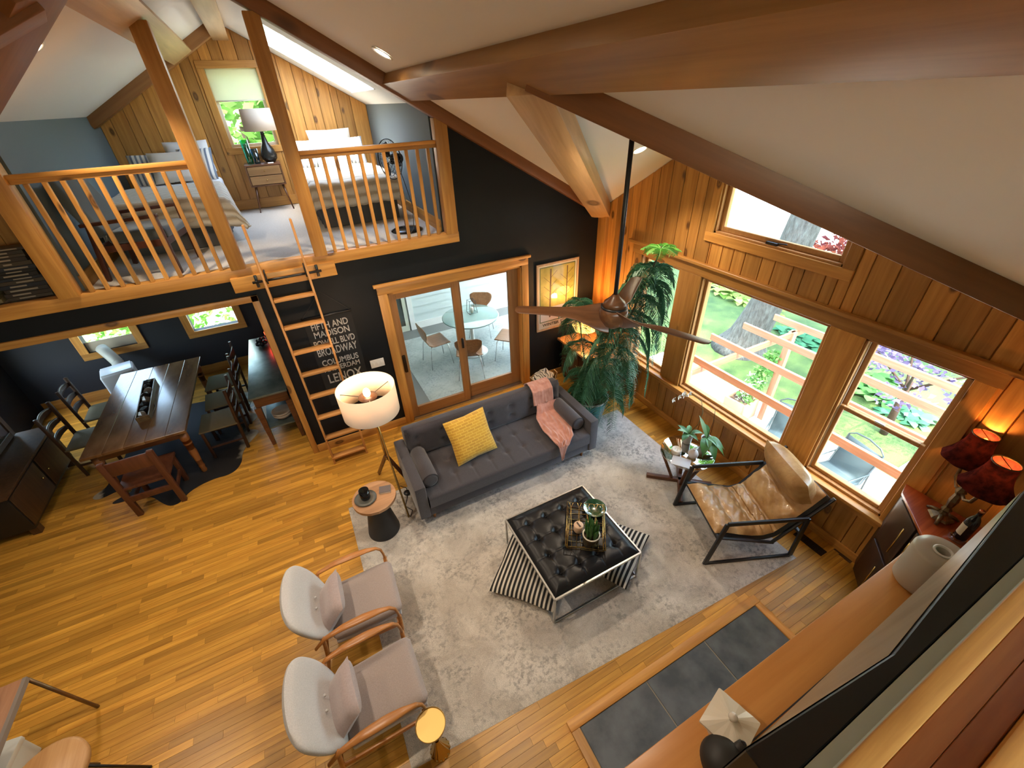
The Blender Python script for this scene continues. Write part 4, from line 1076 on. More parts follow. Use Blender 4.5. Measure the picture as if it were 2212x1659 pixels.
# ---- basket with blanket
bs_ = thing('woven_basket', 'round woven basket with two handles behind the sofa', 'basket', (2.80, 4.66, 0))
mw, nt, bs, out = newmat('wicker'); v = coords(nt, (1,1,1)); wv = nt.nodes.new('ShaderNodeTexWave'); wv.bands_direction = 'Z'; wv.inputs['Scale'].default_value = 26; wv.inputs['Distortion'].default_value = 1.5
nt.links.new(v, wv.inputs['Vector']); r = ramp(nt, [(.2, (.20,.12,.055)), (.8, (.44,.31,.17))]); nt.links.new(wv.outputs['Fac'], r.inputs[0]); nt.links.new(r.outputs[0], bs.inputs['Base Color']); bs.inputs['Roughness'].default_value = .8; bump(nt, bs, wv.outputs['Fac'], .6, .008)
MB().lathe([(0,.003),(.15,.003),(.185,.20),(.19,.40),(.182,.41),(.176,.39),(.17,.02),(0,.02)], n=36).obj('body', mw, bs_)
for s_ in (-1, 1): MB().tube([(s_*.19, -.05, .37),(s_*.215,-.04,.46),(s_*.215,.04,.46),(s_*.19,.05,.37)], .010, 6).obj('handle', mw, bs_)
mk, nt, bs, out = newmat('patterned_knit'); v = coords(nt, (1,1,1)); wv = nt.nodes.new('ShaderNodeTexWave'); wv.inputs['Scale'].default_value = 9; wv.inputs['Distortion'].default_value = 9; wv.inputs['Detail'].default_value = 1
nt.links.new(v, wv.inputs['Vector']); r = ramp(nt, [(.0, (.04,.035,.03)), (.14, (.04,.035,.03)), (.2, (.66,.58,.47)), (1, (.72,.65,.55))]); nt.links.new(wv.outputs['Fac'], r.inputs[0]); nt.links.new(r.outputs[0], bs.inputs['Base Color']); bs.inputs['Roughness'].default_value = .95
mb = MB(); rq2 = random.Random(4)
def blob(u, v):
    a = 2*PI*u; p = v*PI/2; k = 1+.16*math.sin(a*5+v*6)+.10*math.sin(a*3-v*9)
    return (.165*k*math.cos(a)*math.cos(p), .165*k*math.sin(a)*math.cos(p), .37+.15*math.sin(p)*(1+.2*math.sin(a*2)))
o = MB().grid(blob, 48, 16, cu=True).obj('rolled_blanket', mk); o.location = (2.80, 4.66, 0)
tag(o, 'white blanket with dark squiggles bunched up in the woven basket', 'blanket')
# ---- framed poster (generic woodland print)
po = thing('framed_poster', 'framed yellow woodland poster on the charcoal wall by the corner', 'poster', (3.335, 5.18, 1.45), 0)
frm = wood('pale_frame', (.28,.19,.12), (.42,.31,.21), 2, tone=.03)
for (x0,x1,z0,z1) in ((-.365,-.335,-.535,.535),(.335,.365,-.535,.535),(-.335,.335,.505,.535),(-.335,.335,-.535,-.505)):
    MB().box(x0,x1,-.030,-.002,z0,z1).obj('frame', frm, po, .002, 1)
MB().box(-.335,.335,-.014,-.010,-.505,.505).obj('mat_board', mat('poster_white', (.52,.50,.42), .6), po)
MB().box(-.31,.31,-.0155,-.0145,-.40,.48).obj('border', mat('poster_border', (.10,.14,.06), .6), po)
mp_, nt, bs, out = newmat('poster_print'); v = coords(nt, (1,1,1)); r = ramp(nt, [(.3, (.20,.20,.03)), (.55, (.34,.30,.06)), (.75, (.46,.38,.10))]); nt.links.new(noise(nt, v, 6, 5), r.inputs[0]); nt.links.new(r.outputs[0], bs.inputs['Base Color']); bs.inputs['Roughness'].default_value = .5
MB().box(-.295,.295,-.0165,-.0156,-.385,.465).obj('picture', mp_, po)
MB().box(-.295,.295,-.0172,-.0166,-.385,-.16).obj('snow', mat('poster_snow', (.55,.53,.48), .6), po)
M_trk = mat('poster_trunk', (.07,.035,.02), .6)
for x, w in ((-.13,.012),(.16,.008)):
    mb = MB().bar((x,-.0176,-.33),(x+.01,-.0176,.44), w*2, .001, (0,1,0))
    for k in range(6): mb.bar((x,-.0178,-.05+.07*k),(x+(.12 if k%2 else -.11),-.0178,.05+.07*k), .005,.001,(0,1,0))
    mb.obj('printed_tree', M_trk, po)
MB().ico((.10,-.0172,.06), .13, 3, sc=(1,.004,.55)).obj('printed_moon', mat('poster_glow', (.80,.58,.22), .6), po)
MB().lathe([(0,0),(.035,0)], n=16, M=TR((.02,-.0178,-.25), rx=PI/2) @ Matrix.Diagonal((.7,1.5,1,1))).obj('printed_figure', mat('poster_orange', (.65,.30,.04), .6), po)
MB().box(-.335,.335,-.021,-.020,-.505,.505).obj('glazing', glass('poster_glass', (1,1,1), 0, .8), po)
def text(body, par, x, y, z, width, height, m, name='lettering', rot=(PI/2,0,0), ext=.0008):
    c = bpy.data.curves.new(name, 'FONT'); c.body = body; c.align_x = 'CENTER'; c.align_y = 'CENTER'; c.extrude = ext; c.offset = .012; c.size = 1
    o = bpy.data.objects.new(name, c); COL.objects.link(o); o.data.materials.append(m)
    bpy.context.view_layer.update()
    dx, dy = o.dimensions.x, o.dimensions.y
    me = bpy.data.meshes.new_from_object(o.evaluated_get(bpy.context.evaluated_depsgraph_get())); bpy.data.objects.remove(o)
    o = bpy.data.objects.new(name, me); COL.objects.link(o)
    o.scale = (width/dx, height/dy, 1); o.parent = par; o.location = (x, y, z); o.rotation_euler = rot
    return o
text('WINTER S', po, -.08, -.0165, -.45, .36, .05, mat('poster_ink', (.05,.05,.03), .6))
# ---- destination sign banner
bn = thing('roll_sign', 'black cloth banner with white street names hanging behind the ladder', 'banner', (.09, 5.18, 1.45))
MB().box(-.275,.275,-.010,-.007,-.78,.47).obj('cloth', mat('banner_cloth', (.008,.008,.008), .8), bn)
MB().tube([(-.285,-.013,.475),(.285,-.013,.475)], .013, 10).obj('rod', M_black, bn)
MB().tube([(-.28,-.013,.475),(0,-.006,.775),(.28,-.013,.475)], .0025, 5).obj('cord', mat('cord', (.06,.05,.045), .8), bn)
M_ink = mat('sign_white', (.42,.40,.37), .8)
for s_, w, zc, h in (('FIFTH AND', .42, 1.80, .085), ('MADISON', .41, 1.695, .085), ('POWELL BLVD', .48, 1.575, .085), ('BROADWAY', .475, 1.455, .105), ('COLUMBUS', .44, 1.305, .08), ('AMSTERDAM', .44, 1.21, .07), ('LENOX', .42, 1.065, .13), ('LEXINGTON', .44, .90, .09)):
    if s_ == 'LEXINGTON': continue
    text(s_, bn, .0, -.0115, zc-1.45, w, h, M_ink)
sw = thing('switch_plate', 'white triple switch plate on the charcoal wall above the floor lamp', 'switch', (.52, 5.18, 1.115))
MB().box(-.09,.09,-.008,0,-.06,.06).obj('plate', M_wht, sw, .004)
for k in (-.05,0,.05): MB().box(k-.012,k+.012,-.013,-.008,-.022,.022).obj('toggle', M_wht, sw, .003)
ol = thing('wall_outlet', 'white outlet low on the charcoal wall behind the ladder', 'outlet', (-.02, 5.18, .37))
MB().box(-.04,.04,-.007,0,-.06,.06).obj('plate', M_wht, ol, .003)
for k in (-.025,.025): MB().box(-.017,.017,-.010,-.007,k-.016,k+.016).obj('receptacle', M_wht, ol, .003)
# ---- library ladder
ld = thing('loft_ladder', 'pine ladder leaning against the loft rim', 'ladder', (0, 0, 0))
ladw = wood('ladder_pine', (.42,.18,.045), (.62,.31,.10), 2, tone=.05); ladx = wood('ladder_rung', (.42,.18,.045), (.64,.33,.11), 0, tone=.1, knots=2)
def ly(z): return 4.83 + .20*z/3.05
for x0, x1 in ((-.37,-.405),(.055,.025)):
    MB().bar((x0, ly(.003), .003), (x1, ly(3.06), 3.06), .024, .075, (0,-1,0)).obj('stile', ladw, ld, .006)
for z in (.10,.425,.74,1.05,1.36,1.65,1.96,2.28):
    MB().box(-.378, .045, ly(z)-.045, ly(z)+.045, z-.014, z+.014).obj('rung', ladx, ld, .004)
lb = thing('ladder_bar', 'black iron hook bar for the ladder on the pine ledger board', 'rail', (0,0,0))
MB().tube([(-.51,5.005,2.50),(.17,5.005,2.50)], .013, 10).obj('bar', M_black, lb)
for x in (-.47,.13):
    MB().box(x-.014,x+.014,5.025,5.044,2.435,2.565).obj('bracket', M_black, lb, .004); MB().tube([(x,5.04,2.50),(x,4.995,2.50)], .014, 8).obj('bracket_arm', M_black, lb)
for x in (-.372,.012): MB().tube([(x,5.03,2.60),(x,4.985,2.60),(x,4.975,2.50),(x,4.99,2.47)], .009, 6).obj('hook', M_black, lb)
# ---- ceiling fan
fn = thing('ceiling_fan', 'walnut three blade ceiling fan on a long black rod', 'fan', (1.84, 2.12, 2.72))
fanw = wood('fan_walnut', (.085,.032,.012), (.19,.08,.032), 0, tone=.03, rough=.32)
MB().tube([(0,0,.12),(0,0,1.10)], .015, 10).obj('rod', M_black, fn)
MB().lathe([(.085,.055),(.070,.085),(.035,.115),(.022,.135),(0,.14)], n=36).obj('cap', fanw, fn)
MB().lathe([(.092,.040),(.092,.052),(0,.052)], n=36).obj('band', M_black, fn)
MB().lathe([(0,-.115),(.03,-.113),(.07,-.085),(.094,-.03),(.098,.01),(.090,.045),(0,.045)], n=36).obj('hub', fanw, fn)
def blade(u, v):
    r = .03+.66*u
    pit = -R(8 + 46*math.exp(-(u/.30)**2)); w = (.074 + .036*math.exp(-(u/.25)**2) - .026*u) * (1 if u < .96 else math.sqrt(max(0.02, 1-((u-.96)/.045)**2)))
    a = 2*PI*v; th = .012*(1-.6*u)
    c, s_ = w*math.cos(a), th*math.sin(a)
    return (r, -c*math.cos(pit) - s_*math.sin(pit), -c*math.sin(pit) + s_*math.cos(pit) - .01 - .03*math.exp(-(u/.3)**2) + .03*u)
for a in (147, 36, -75):
    MB().grid(blade, 40, 16, cv=True).obj('blade', fanw, fn, rot=(0,0,R(a)))
# ---- recessed lights
def downlight(loc, nrm, label, watts=None, cone=1.9):
    n = Vector(nrm).normalized()
    t = thing('recessed_light', label, 'light', loc, 0, 'recessed ceiling lights')
    t.rotation_euler = n.to_track_quat('Z', 'Y').to_euler()
    MB().lathe([(.062,.0),(.085,-.004),(.088,-.010),(.060,-.008)], n=30).obj('trim_ring', M_wht, t)
    MB().lathe([(0,-.006),(.060,-.006)], n=30).obj('lens', emit('downlight_lens', (1,.80,.55), 26), t)
    l = bpy.data.lights.new('recessed_spot', 'SPOT'); l.energy = watts or DOWN_W; l.color = (1,.82,.62); l.spot_size = cone; l.spot_blend = .6; l.shadow_soft_size = .06
    o = bpy.data.objects.new('recessed_spot', l); COL.objects.link(o); o.location = Vector(loc) - n*.03
    o.rotation_euler = (Vector((0,0,-1))*.6 - n*.4).to_track_quat('-Z', 'Y').to_euler()
nS = (.567,0,1); nSL = (-.567,0,1); nD = (0,.602,1)
downlight((1.066, 4.321, zr(1.066)-.002), nS, 'glowing recessed light beside the big timber near the loft')
downlight((3.325, 3.70, zg(3.70)-.002), nD, 'glowing recessed light behind the fan rod')
downlight((-1.19, 4.678, zl(-1.19)-.002), nSL, 'glowing recessed light beside the dark timber above the longer railing')
downlight((.85, 2.25, zr(.85)-.002), nS, 'recessed light above the big timber over the seating area')
downlight((-1.2, 2.3, zl(-1.2)-.002), nSL, 'recessed light over the open floor', DOWN_W*1.3)
downlight((-3.0, 3.6, zl(-3.0)-.002), nSL, 'recessed light over the desk', DOWN_W*.6)
# ---- hearth, mantel, television
he = thing('hearth', 'raised slate hearth with wood edging under the mantel', 'hearth', (1.845, .44, 0))
slm = mat('slate', (.050,.060,.072), .5, col2=(.115,.13,.145), scale=5, bmp=.35, bscale=18, bdist=.006, detail=8, rnd=8)
MB().box(-.978,.978,-.45,.45,.0,.012).obj('grout', mat('grout', (.32,.29,.24), .9), he)
for k in range(3):
    MB().box(-.321,.321,-.447,.447,.012,.020).obj('tile', slm, he, .003, 1, loc=(-.652+.652*k, 0, 0))
MB().box(-1.05,1.05,.45,.525,.0,.026).obj('edging', pine[0], he, .005)
for s_ in (-1, 1): MB().box(s_*1.014-.036,s_*1.014+.036,-.45,.45,.0,.026).obj('edging', pine[1], he, .005)
mn = thing('mantel_shelf', 'thick knotty pine mantel shelf below the television', 'mantel', (1.765, 0, 0))
MB().box(-1.4,1.365,-.049,.352,1.405,1.45).obj('shelf', wood('mantel_pine', (.50,.20,.045), (.66,.31,.085), 0, knots=3.2, tone=.02, rough=.3, grain=12), mn, .006)
for x in (-.9, .9): MB().prism([(-.049,1.10),(-.049,1.405),(.25,1.405),(.25,1.36)], x-.05, x+.05, Matrix(((0,0,1,0),(1,0,0,0),(0,1,0,0),(0,0,0,1)))).obj('corbel', pine[2], mn, .004)
tv = thing('television', 'very large black television leaning on the wall above the mantel', 'TV', (0,0,0))
TVT = [(.72,.086),(1.35,.030),(2.62,.130)]; TVB = [(.72,.140),(1.35,.139),(2.62,.150)]; zt, zb = 2.45, 1.475
vs = [(x,y,zb) for x,y in TVB]+[(2.62,-.012,zb),(.72,-.012,zb)]+[(x,y,zt) for x,y in TVT]+[(2.62,-.012,zt),(.72,-.012,zt)]
MB().add(vs, [(4,3,2,1,0),(5,6,7,8,9),(0,1,6,5),(1,2,7,6),(2,3,8,7),(3,4,9,8),(4,0,5,9)]).obj('housing', mat('tv_black', (.008,.008,.009), .45), tv, .004, 1)
M_scr = mat('tv_beige_streaks', (.27,.225,.155), .3, col2=(.42,.37,.28), scale=2.2, stretch=(3,1,.5), lo=.3, hi=.7)  # beige screen face with upright streaks in its colour
def lerp2(a, b, t): return a+(b-a)*t
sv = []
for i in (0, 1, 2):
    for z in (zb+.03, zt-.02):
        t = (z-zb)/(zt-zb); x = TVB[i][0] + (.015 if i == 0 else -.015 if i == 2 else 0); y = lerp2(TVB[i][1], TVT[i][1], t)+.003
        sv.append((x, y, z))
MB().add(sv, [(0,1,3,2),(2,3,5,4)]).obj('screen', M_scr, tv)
MB().bar((.72,.143,1.488),(2.62,.154,1.488), .006,.022,(0,0,1)).obj('bezel', mat('tv_bezel', (.03,.03,.04), .3), tv)
MB().box(.9,2.4,.0,.10,1.4505,1.4775).obj('foot', M_black, tv)
cv = thing('cylinder_vase', 'ivory cylinder vase with a narrow hole on the mantel end', 'vase', (2.79, .205, 1.451))
MB().lathe([(0,0),(.118,0),(.126,.012),(.128,.275),(.118,.295),(.04,.298),(.034,.29),(.033,.15),(0,.15)], n=48).obj('body', mat('ivory_ceramic', (.52,.49,.43), .32), cv)
MB().lathe([(.034,.296),(.046,.298),(.047,.304),(.036,.306)], n=30).obj('neck', M_wht, cv)
MB().lathe([(0,.22),(.033,.22)], n=24).obj('hole', M_black, cv)  # black disc put in as the dark inside of the vase
jr = thing('lidded_jar', 'cream square jar with a pyramid lid and knob on the mantel', 'jar', (1.15, .235, 1.451), R(15))
MB().lathe([(0,0),(.07,0),(.085,.03),(.085,.09),(.078,.11),(0,.11)], n=32).obj('body', M_cream, jr)
a = .098
lv = [(-a,-a,.108),(a,-a,.108),(a,a,.108),(-a,a,.108),(-a,-a,.122),(a,-a,.122),(a,a,.122),(-a,a,.122)]
mb = MB(); n = 6; ring = []
for k in range(4):
    p, q = Vector(lv[4+k]), Vector(lv[4+(k+1)%4])
    for i in range(n): ring.append(p.lerp(q, i/n) + Vector((0,0,.0035 if i % 2 else 0)))
vv = lv[:4] + lv[4:] + ring + [(0,0,.165)]
fs = [(3,2,1,0),(0,1,5,4),(1,2,6,5),(2,3,7,6),(3,0,4,7)] + [(8+i, 8+(i+1)%(4*n), 8+4*n) for i in range(4*n)]
mb.add(vv, fs).obj('lid', M_cream, jr, .004, 1)
MB().lathe([(0,.16),(.012,.16),(.016,.172),(.021,.182),(.015,.196),(0,.20)], n=20).obj('knob', mat('pearl', (.66,.60,.52), .2), jr)
bj = thing('gourd_vase', 'matte black gourd vase with a short spout at the mantel edge', 'vase', (1.03, .155, 1.451))
MB().lathe([(0,0),(.05,0),(.085,.03),(.098,.075),(.088,.12),(.055,.15),(.02,.16),(0,.16)], n=36).obj('body', mat('matte_black', (.02,.018,.017), .55), bj)
MB().tube([(.05,.0,.11),(.092,-.005,.150)], [.026,.02], 16).obj('spout', mat('matte_black2', (.02,.018,.017), .55), bj)
MB().ico((.093,-.005,.1515), .014, 2, sc=(1,1,.5)).obj('hole', M_blackgl, bj)  # black bead standing in for the dark spout opening
# ---- corner bar cabinet
bc = thing('bar_cabinet', 'dark corner cabinet with long brass pulls beneath the lamp', 'cabinet', (0,0,0))
mahog = wood('mahogany', (.20,.035,.010), (.34,.075,.02), 0, tone=.03, rough=.25, coat=.3)
cabm = wood('cabinet_dark', (.022,.010,.006), (.05,.022,.011), 2, tone=.05, rough=.4)
MB().prism([(4.055,-.015),(4.055,.72),(3.93,.675),(3.14,-.015)], .06, 1.10).obj('body', cabm, bc, .004)
MB().prism([(4.055,-.015),(4.055,.735),(3.925,.70),(3.11,-.015)], 1.10, 1.13).obj('cabinet_top', mahog, bc, .004)
MB().prism([(4.05,-.01),(4.05,.66),(3.93,.62),(3.2,-.01)], .0, .06).obj('plinth', M_black, bc)
dv = Vector((3.14-3.93, -.69, 0)); dl = dv.length; dn = dv.normalized(); pn = Vector((dn.y, -dn.x, 0)); pn = pn if pn.y > 0 else -pn
for k in range(3):
    p = Vector((3.93,.675,0)) + dn*(.02+dl/3*k) + pn*.010; q = p + dn*(dl/3-.03)
    for (za, zb2) in ((.09,.56),(.60,1.08)):
        MB().bar((p+Vector((0,0,(za+zb2)/2))), (q+Vector((0,0,(za+zb2)/2))), .016, zb2-za, (0,0,1)).obj('door', cabm, bc, .004)
        hp = p + dn*(.05 if k % 2 else dl/3-.09) + pn*.03
        MB().tube([hp+Vector((0,0,za+.10)), hp+Vector((0,0,zb2-.08))], .006, 8).obj('pull', M_brass, bc)
dlp = thing('double_lamp', 'antique two arm lamp with dark red bell shades on the bar cabinet', 'lamp', (3.885, .425, 1.131), R(40))
brz = mat('antique_bronze', (.10,.065,.03), .42, .75, col2=(.20,.14,.07), scale=30)
for k in range(3):
    a = 2*PI*k/3+.5
    MB().tube([(.11*math.cos(a),.11*math.sin(a),.008),(.08*math.cos(a),.08*math.sin(a),.03),(.03*math.cos(a),.03*math.sin(a),.05)], [.010,.014,.018], 8).obj('foot', brz, dlp)
MB().lathe([(0,.02),(.085,.02),(.07,.035),(.03,.05),(.022,.08),(.034,.10),(.02,.13),(.030,.20),(.022,.27),(.034,.30),(.02,.34),(.028,.37),(0,.38)], n=6, smooth=False).obj('stem', brz, dlp)
msh, nt, bs, out = newmat('red_brocade'); v = coords(nt,(1,1,1)); r = ramp(nt, [(.38,(.032,.009,.009)),(.6,(.095,.016,.013))]); nt.links.new(noise(nt, v, 22, 4), r.inputs[0])
nt.nodes.remove(bs); dd = nt.nodes.new('ShaderNodeBsdfDiffuse'); tt = nt.nodes.new('ShaderNodeBsdfTranslucent'); mx = nt.nodes.new('ShaderNodeMixShader'); mx.inputs[0].default_value = .02
nt.links.new(r.outputs[0], dd.inputs[0]); nt.links.new(r.outputs[0], tt.inputs[0]); nt.links.new(dd.outputs[0], mx.inputs[1]); nt.links.new(tt.outputs[0], mx.inputs[2]); nt.links.new(mx.outputs[0], out.inputs[0])
for s_ in (-1, 1):
    MB().tube([(0,0,.31),(s_*.07,0,.285),(s_*.13,0,.33),(s_*.15,0,.42),(s_*.15,0,.50)], .012, 8).obj('arm', brz, dlp)
    def bell(u, v, s_=s_):
        a = 2*PI*u; r = .075+.075*(1-v)**2.2+.004*math.cos(a*8)*(1-v)
        return (s_*.15+r*math.cos(a), r*math.sin(a), .49+.245*v)
    MB().grid(bell, 40, 12, cu=True).obj('lamp_shade', msh, dlp)
    MB().lathe([(.070,.732),(.076,.732),(.077,.740),(.071,.740)], (s_*.15,0,0), 28).obj('shade_ring', brz, dlp)
    MB().bar((s_*.15-.073,0,.733),(s_*.15+.073,0,.733), .006,.003).obj('spider', brz, dlp)
    MB().ico((s_*.15,0,.62), .028, 2, sc=(1,1,1.4)).obj('bulb', emit('amber_bulb', (1,.40,.08), 40), dlp)
    MB().lathe([(0,.565),(.066,.565)], (s_*.15,0,0), 24).obj('reflector', mat('shade_lining', (.75,.40,.12), .6), dlp)
    l = bpy.data.lights.new('double_lamp_light', 'POINT'); l.energy = 5; l.color = (1,.42,.10); l.shadow_soft_size = .03
    lo = bpy.data.objects.new('double_lamp_light', l); COL.objects.link(lo); lo.parent = dlp; lo.location = (s_*.15, 0, .665)
wbot = thing('wine_bottle', 'dark wine bottle with cream label on the bar cabinet', 'bottle', (3.775, .265, 1.150))
MB().lathe([(0,0),(.037,0),(.039,.01),(.039,.18),(.030,.215),(.0145,.245),(.0135,.29),(.0155,.292),(.0155,.302),(0,.302)], n=28).obj('glass', M_blackgl, wbot)
def lab(u, v): a = R(60+120*u); return (.0397*math.cos(a), .0397*math.sin(a), .05+.10*v)
MB().grid(lab, 12, 2).obj('label', mat('wine_label', (.62,.56,.44), .7), wbot)
MB().lathe([(.016,.285),(.0165,.303),(0,.304)], n=20).obj('capsule', mat('copper_foil', (.5,.2,.08), .3, .7), wbot)
cst = thing('glass_coaster', 'cut glass wine coaster under the dark bottle', 'coaster', (3.775, .265, 1.1305))
def cw_(u, v): a = 2*PI*u; r = .058+.018*v+.004*math.cos(a*12)*v; return (r*math.cos(a), r*math.sin(a), .005+.05*v)
mb = MB().grid(cw_, 72, 6, cu=True); mb.lathe([(0,.0),(.058,.0),(.058,.008),(0,.008)], n=36); mb.obj('bowl', glass('crystal', (.80,.72,.74), .05, 5), cst)
crys = glass('wine_glass', (.93,.90,.88), .02, 4)
wg0 = None
for k, (x, y, lb_) in enumerate(((3.62,.10,'stemmed wine glass nearest the ivory vase'), (3.74,.085,'second stemmed wine glass from the ivory vase'), (3.87,.075,'third stemmed wine glass from the ivory vase'), (3.99,.07,'stemmed wine glass against the window wall'))):
    if wg0 is None:
        wg0 = thing('wine_glass', lb_, 'glass', (x, y, 1.1305), 0, 'wine glasses on the bar cabinet')
        MB().lathe([(0,0),(.034,0),(.034,.003),(.006,.008),(.004,.05),(.006,.085),(.03,.105),(.038,.14),(.032,.19),(.0305,.19),(.036,.14),(.028,.107),(0,.09)], n=28).obj('bowl', crys, wg0)
    else: dup(wg0, (x, y, 1.1305), 0, lb_)
# ================================================================ DINING ROOM
dt = thing('dining_table', 'long rustic plank dining table with turned legs', 'table', (-2.38, 6.47, 0))
tabw = mat('worn_tabletop', (.09,.038,.014), .22, col2=(.24,.13,.055), scale=3.2, stretch=(1,.35,1), coat=.35, bmp=.2, bscale=14, detail=7, rnd=3)
for k in range(5): MB().box(-.52+.208*k+.001, -.52+.208*(k+1)-.001, -1.04, 1.04, .722, .76).obj('top_plank', tabw, dt, .003, 1)
tleg = wood('turned_leg', (.16,.055,.013), (.28,.11,.03), 2, tone=.05)
for s_ in (-1, 1): MB().box(-.42,.42,s_*.95-.012,s_*.95+.012,.62,.72).obj('apron', M_walnut, dt); MB().box(s_*.44-.012,s_*.44+.012,-.93,.93,.62,.72).obj('apron', M_walnut, dt)
for sx in (-1, 1):
    for sy in (-1, 1):
        MB().lathe([(.028,.003),(.036,.03),(.028,.07),(.038,.10),(.030,.14),(.045,.35),(.036,.48),(.052,.50),(.036,.53),(.052,.57),(.052,.72)], (sx*.435,sy*.92,0), 18).obj('leg', tleg, dt)
def chair(loc, rz, label):
    t = thing('dining_chair', label, 'chair', loc, rz, 'ladder back dining chairs')
    for sy in (-1, 1):
        MB().bar((-.20, sy*.20, .003), (-.25, sy*.21, .98), .035, .035).obj('rear_post', M_dkwood, t, .004)
        MB().bar((.21, sy*.21, .003), (.21, sy*.21, .44), .035, .035).obj('leg', M_dkwood, t, .004)
        MB().bar((-.20, sy*.20, .18), (.21, sy*.21, .18), .02, .025).obj('stretcher', M_dkwood, t)
    MB().box(-.22,.24,-.23,.23,.44,.465).obj('seat', mat('rush_seat', (.13,.10,.045), .85, bmp=.5, bscale=90), t, .008)
    for z in (.58,.72,.88):
        def slat(u, v, z=z):
            y = (u-.5)*.40; return (-.205-.05*(z/.98) - .028*(1-(2*u-1)**2), y, z + (v-.5)*.085*(1-.35*(2*u-1)**2) + .02*(1-(2*u-1)**2))
        o = MB().grid(slat, 12, 3).obj('back_slat', M_dkwood, t); m = o.modifiers.new('t','SOLIDIFY'); m.thickness = .014
    return t
_c = chair((-3.16, 6.45, 0), 0, 'dark ladder back chair on the hutch side, middle of the table')
dup(_c, (-3.14, 7.12, 0), R(3), 'dark ladder back chair on the hutch side, next to the air conditioner')
dup(_c, (-1.62, 5.98, 0), PI, 'dark ladder back chair on the cowhide side, nearest the room opening')
dup(_c, (-1.60, 6.55, 0), R(184), 'dark ladder back chair on the cowhide side, middle of the table')
dup(_c, (-1.62, 7.10, 0), R(177), 'dark ladder back chair on the cowhide side, by the bright window')
hc = thing('head_chair', 'heavy dark wooden chair pushed under the near end of the dining table', 'chair', (-2.355, 5.28, 0), PI/2)
M_red = wood('red_oak', (.060,.018,.008), (.12,.040,.016), 2, tone=.1)
for sy in (-1, 1):
    MB().bar((-.20, sy*.225, .003), (-.23, sy*.225, .86), .06, .05).obj('rear_post', M_red, hc, .005)
    MB().bar((.20, sy*.21, .003), (.20, sy*.21, .42), .05, .05).obj('leg', M_red, hc, .005)
    MB().bar((-.20, sy*.22, .20), (.20, sy*.21, .20), .025, .04).obj('stretcher', M_red, hc)
MB().box(-.23,.24,-.25,.25,.42,.455).obj('seat', M_red, hc, .006)
MB().box(-.245,-.215,-.20,.20,.66,.84).obj('back_panel', M_red, hc, .006)
MB().box(-.235,-.205,-.20,.20,.24,.32).obj('back_rail', M_red, hc, .006)
bx = thing('rock_tray', 'long narrow wooden box of dark rocks in the middle of the dining table', 'box', (-2.385, 6.43, .7605), R(4.5))
bxw = wood('box_wood', (.10,.055,.02), (.20,.12,.05), 1, tone=.05)
MB().box(-.07,.07,-.52,.52,0,.012).obj('bottom', bxw, bx)
for s_ in (-1, 1):
    MB().box(s_*.066-.006,s_*.066+.006,-.52,.52,.012,.075).obj('side', bxw, bx, .002, 1)
    MB().box(-.06,.06,s_*.514-.006,s_*.514+.006,.012,.075).obj('end', bxw, bx, .002, 1)
rr = random.Random(8); rk = [mat('dark_rock', (.018,.014,.014), .45, bmp=.6, bscale=20), mat('pale_crystal', (.22,.17,.13), .35, bmp=.5, bscale=30)]
rn = ['nearest the room opening','second','third','fourth','fifth','sixth','seventh','nearest the air conditioner hose']
for k in range(8):
    o = MB().ico((0,0,0), .058, 1, sc=(.9,1.1,.95), jit=.28, rnd=rr).obj('rock', rk[1 if k in (0,3,5) else 0])
    yy = -.45+.128*k; o.location = (-2.385-.0785*yy+rr.uniform(-.008,.008), 6.43+yy*.997, .7605+.062)
    tag(o, ('pale crystal lump' if k in (0,3,5) else 'dark rough rock') + ' in the table box, ' + (rn[k] if k in (0,7) else rn[k]+' from the room opening'), 'rock', 'rocks in the table box')
# cowhide rug
hp = [(-1.62,5.29),(-1.50,5.45),(-1.50,5.75),(-1.28,6.06),(-1.30,6.16),(-1.44,6.22),(-1.42,6.38),(-1.31,6.45),(-1.30,6.60),(-1.44,6.70),(-1.40,7.0),(-1.30,7.3),(-1.62,7.42),(-2.0,7.41),(-2.5,7.5),(-3.0,7.3),(-3.15,6.9),(-2.95,6.5),(-3.1,6.1),(-3.05,5.86),(-3.22,5.72),(-3.12,5.62),(-2.88,5.72),(-2.72,5.60),(-2.95,5.50),(-2.93,5.44),(-2.68,5.44),(-2.51,5.36),(-2.38,5.16),(-2.27,5.04),(-2.16,5.07),(-2.09,5.23),(-1.85,5.32)]
mcow, nt, bs, out = newmat('cowhide'); v = coords(nt, (1,1,1)); sx_ = nt.nodes.new('ShaderNodeSeparateXYZ'); nt.links.new(v, sx_.inputs[0])
n_ = noise(nt, v, 2.6, 4); ad = nt.nodes.new('ShaderNodeMath'); ad.operation = 'MULTIPLY_ADD'; ad.inputs[1].default_value = .55; nt.links.new(n_, ad.inputs[0]); nt.links.new(sx_.outputs[0], ad.inputs[2])
r = ramp(nt, [(.0,(.45,.40,.32)),(.001,(.012,.010,.009))], 'CONSTANT')
m1 = nt.nodes.new('ShaderNodeMapRange'); m1.inputs['From Min'].default_value = -1.27; m1.inputs['From Max'].default_value = -1.12; nt.links.new(ad.outputs[0], m1.inputs['Value'])
m2 = nt.nodes.new('ShaderNodeMapRange'); m2.inputs['From Min'].default_value = -2.80; m2.inputs['From Max'].default_value = -2.86; nt.links.new(ad.outputs[0], m2.inputs['Value'])
mxx = nt.nodes.new('ShaderNodeMath'); mxx.operation = 'MAXIMUM'; nt.links.new(m1.outputs[0], mxx.inputs[0]); nt.links.new(m2.outputs[0], mxx.inputs[1])
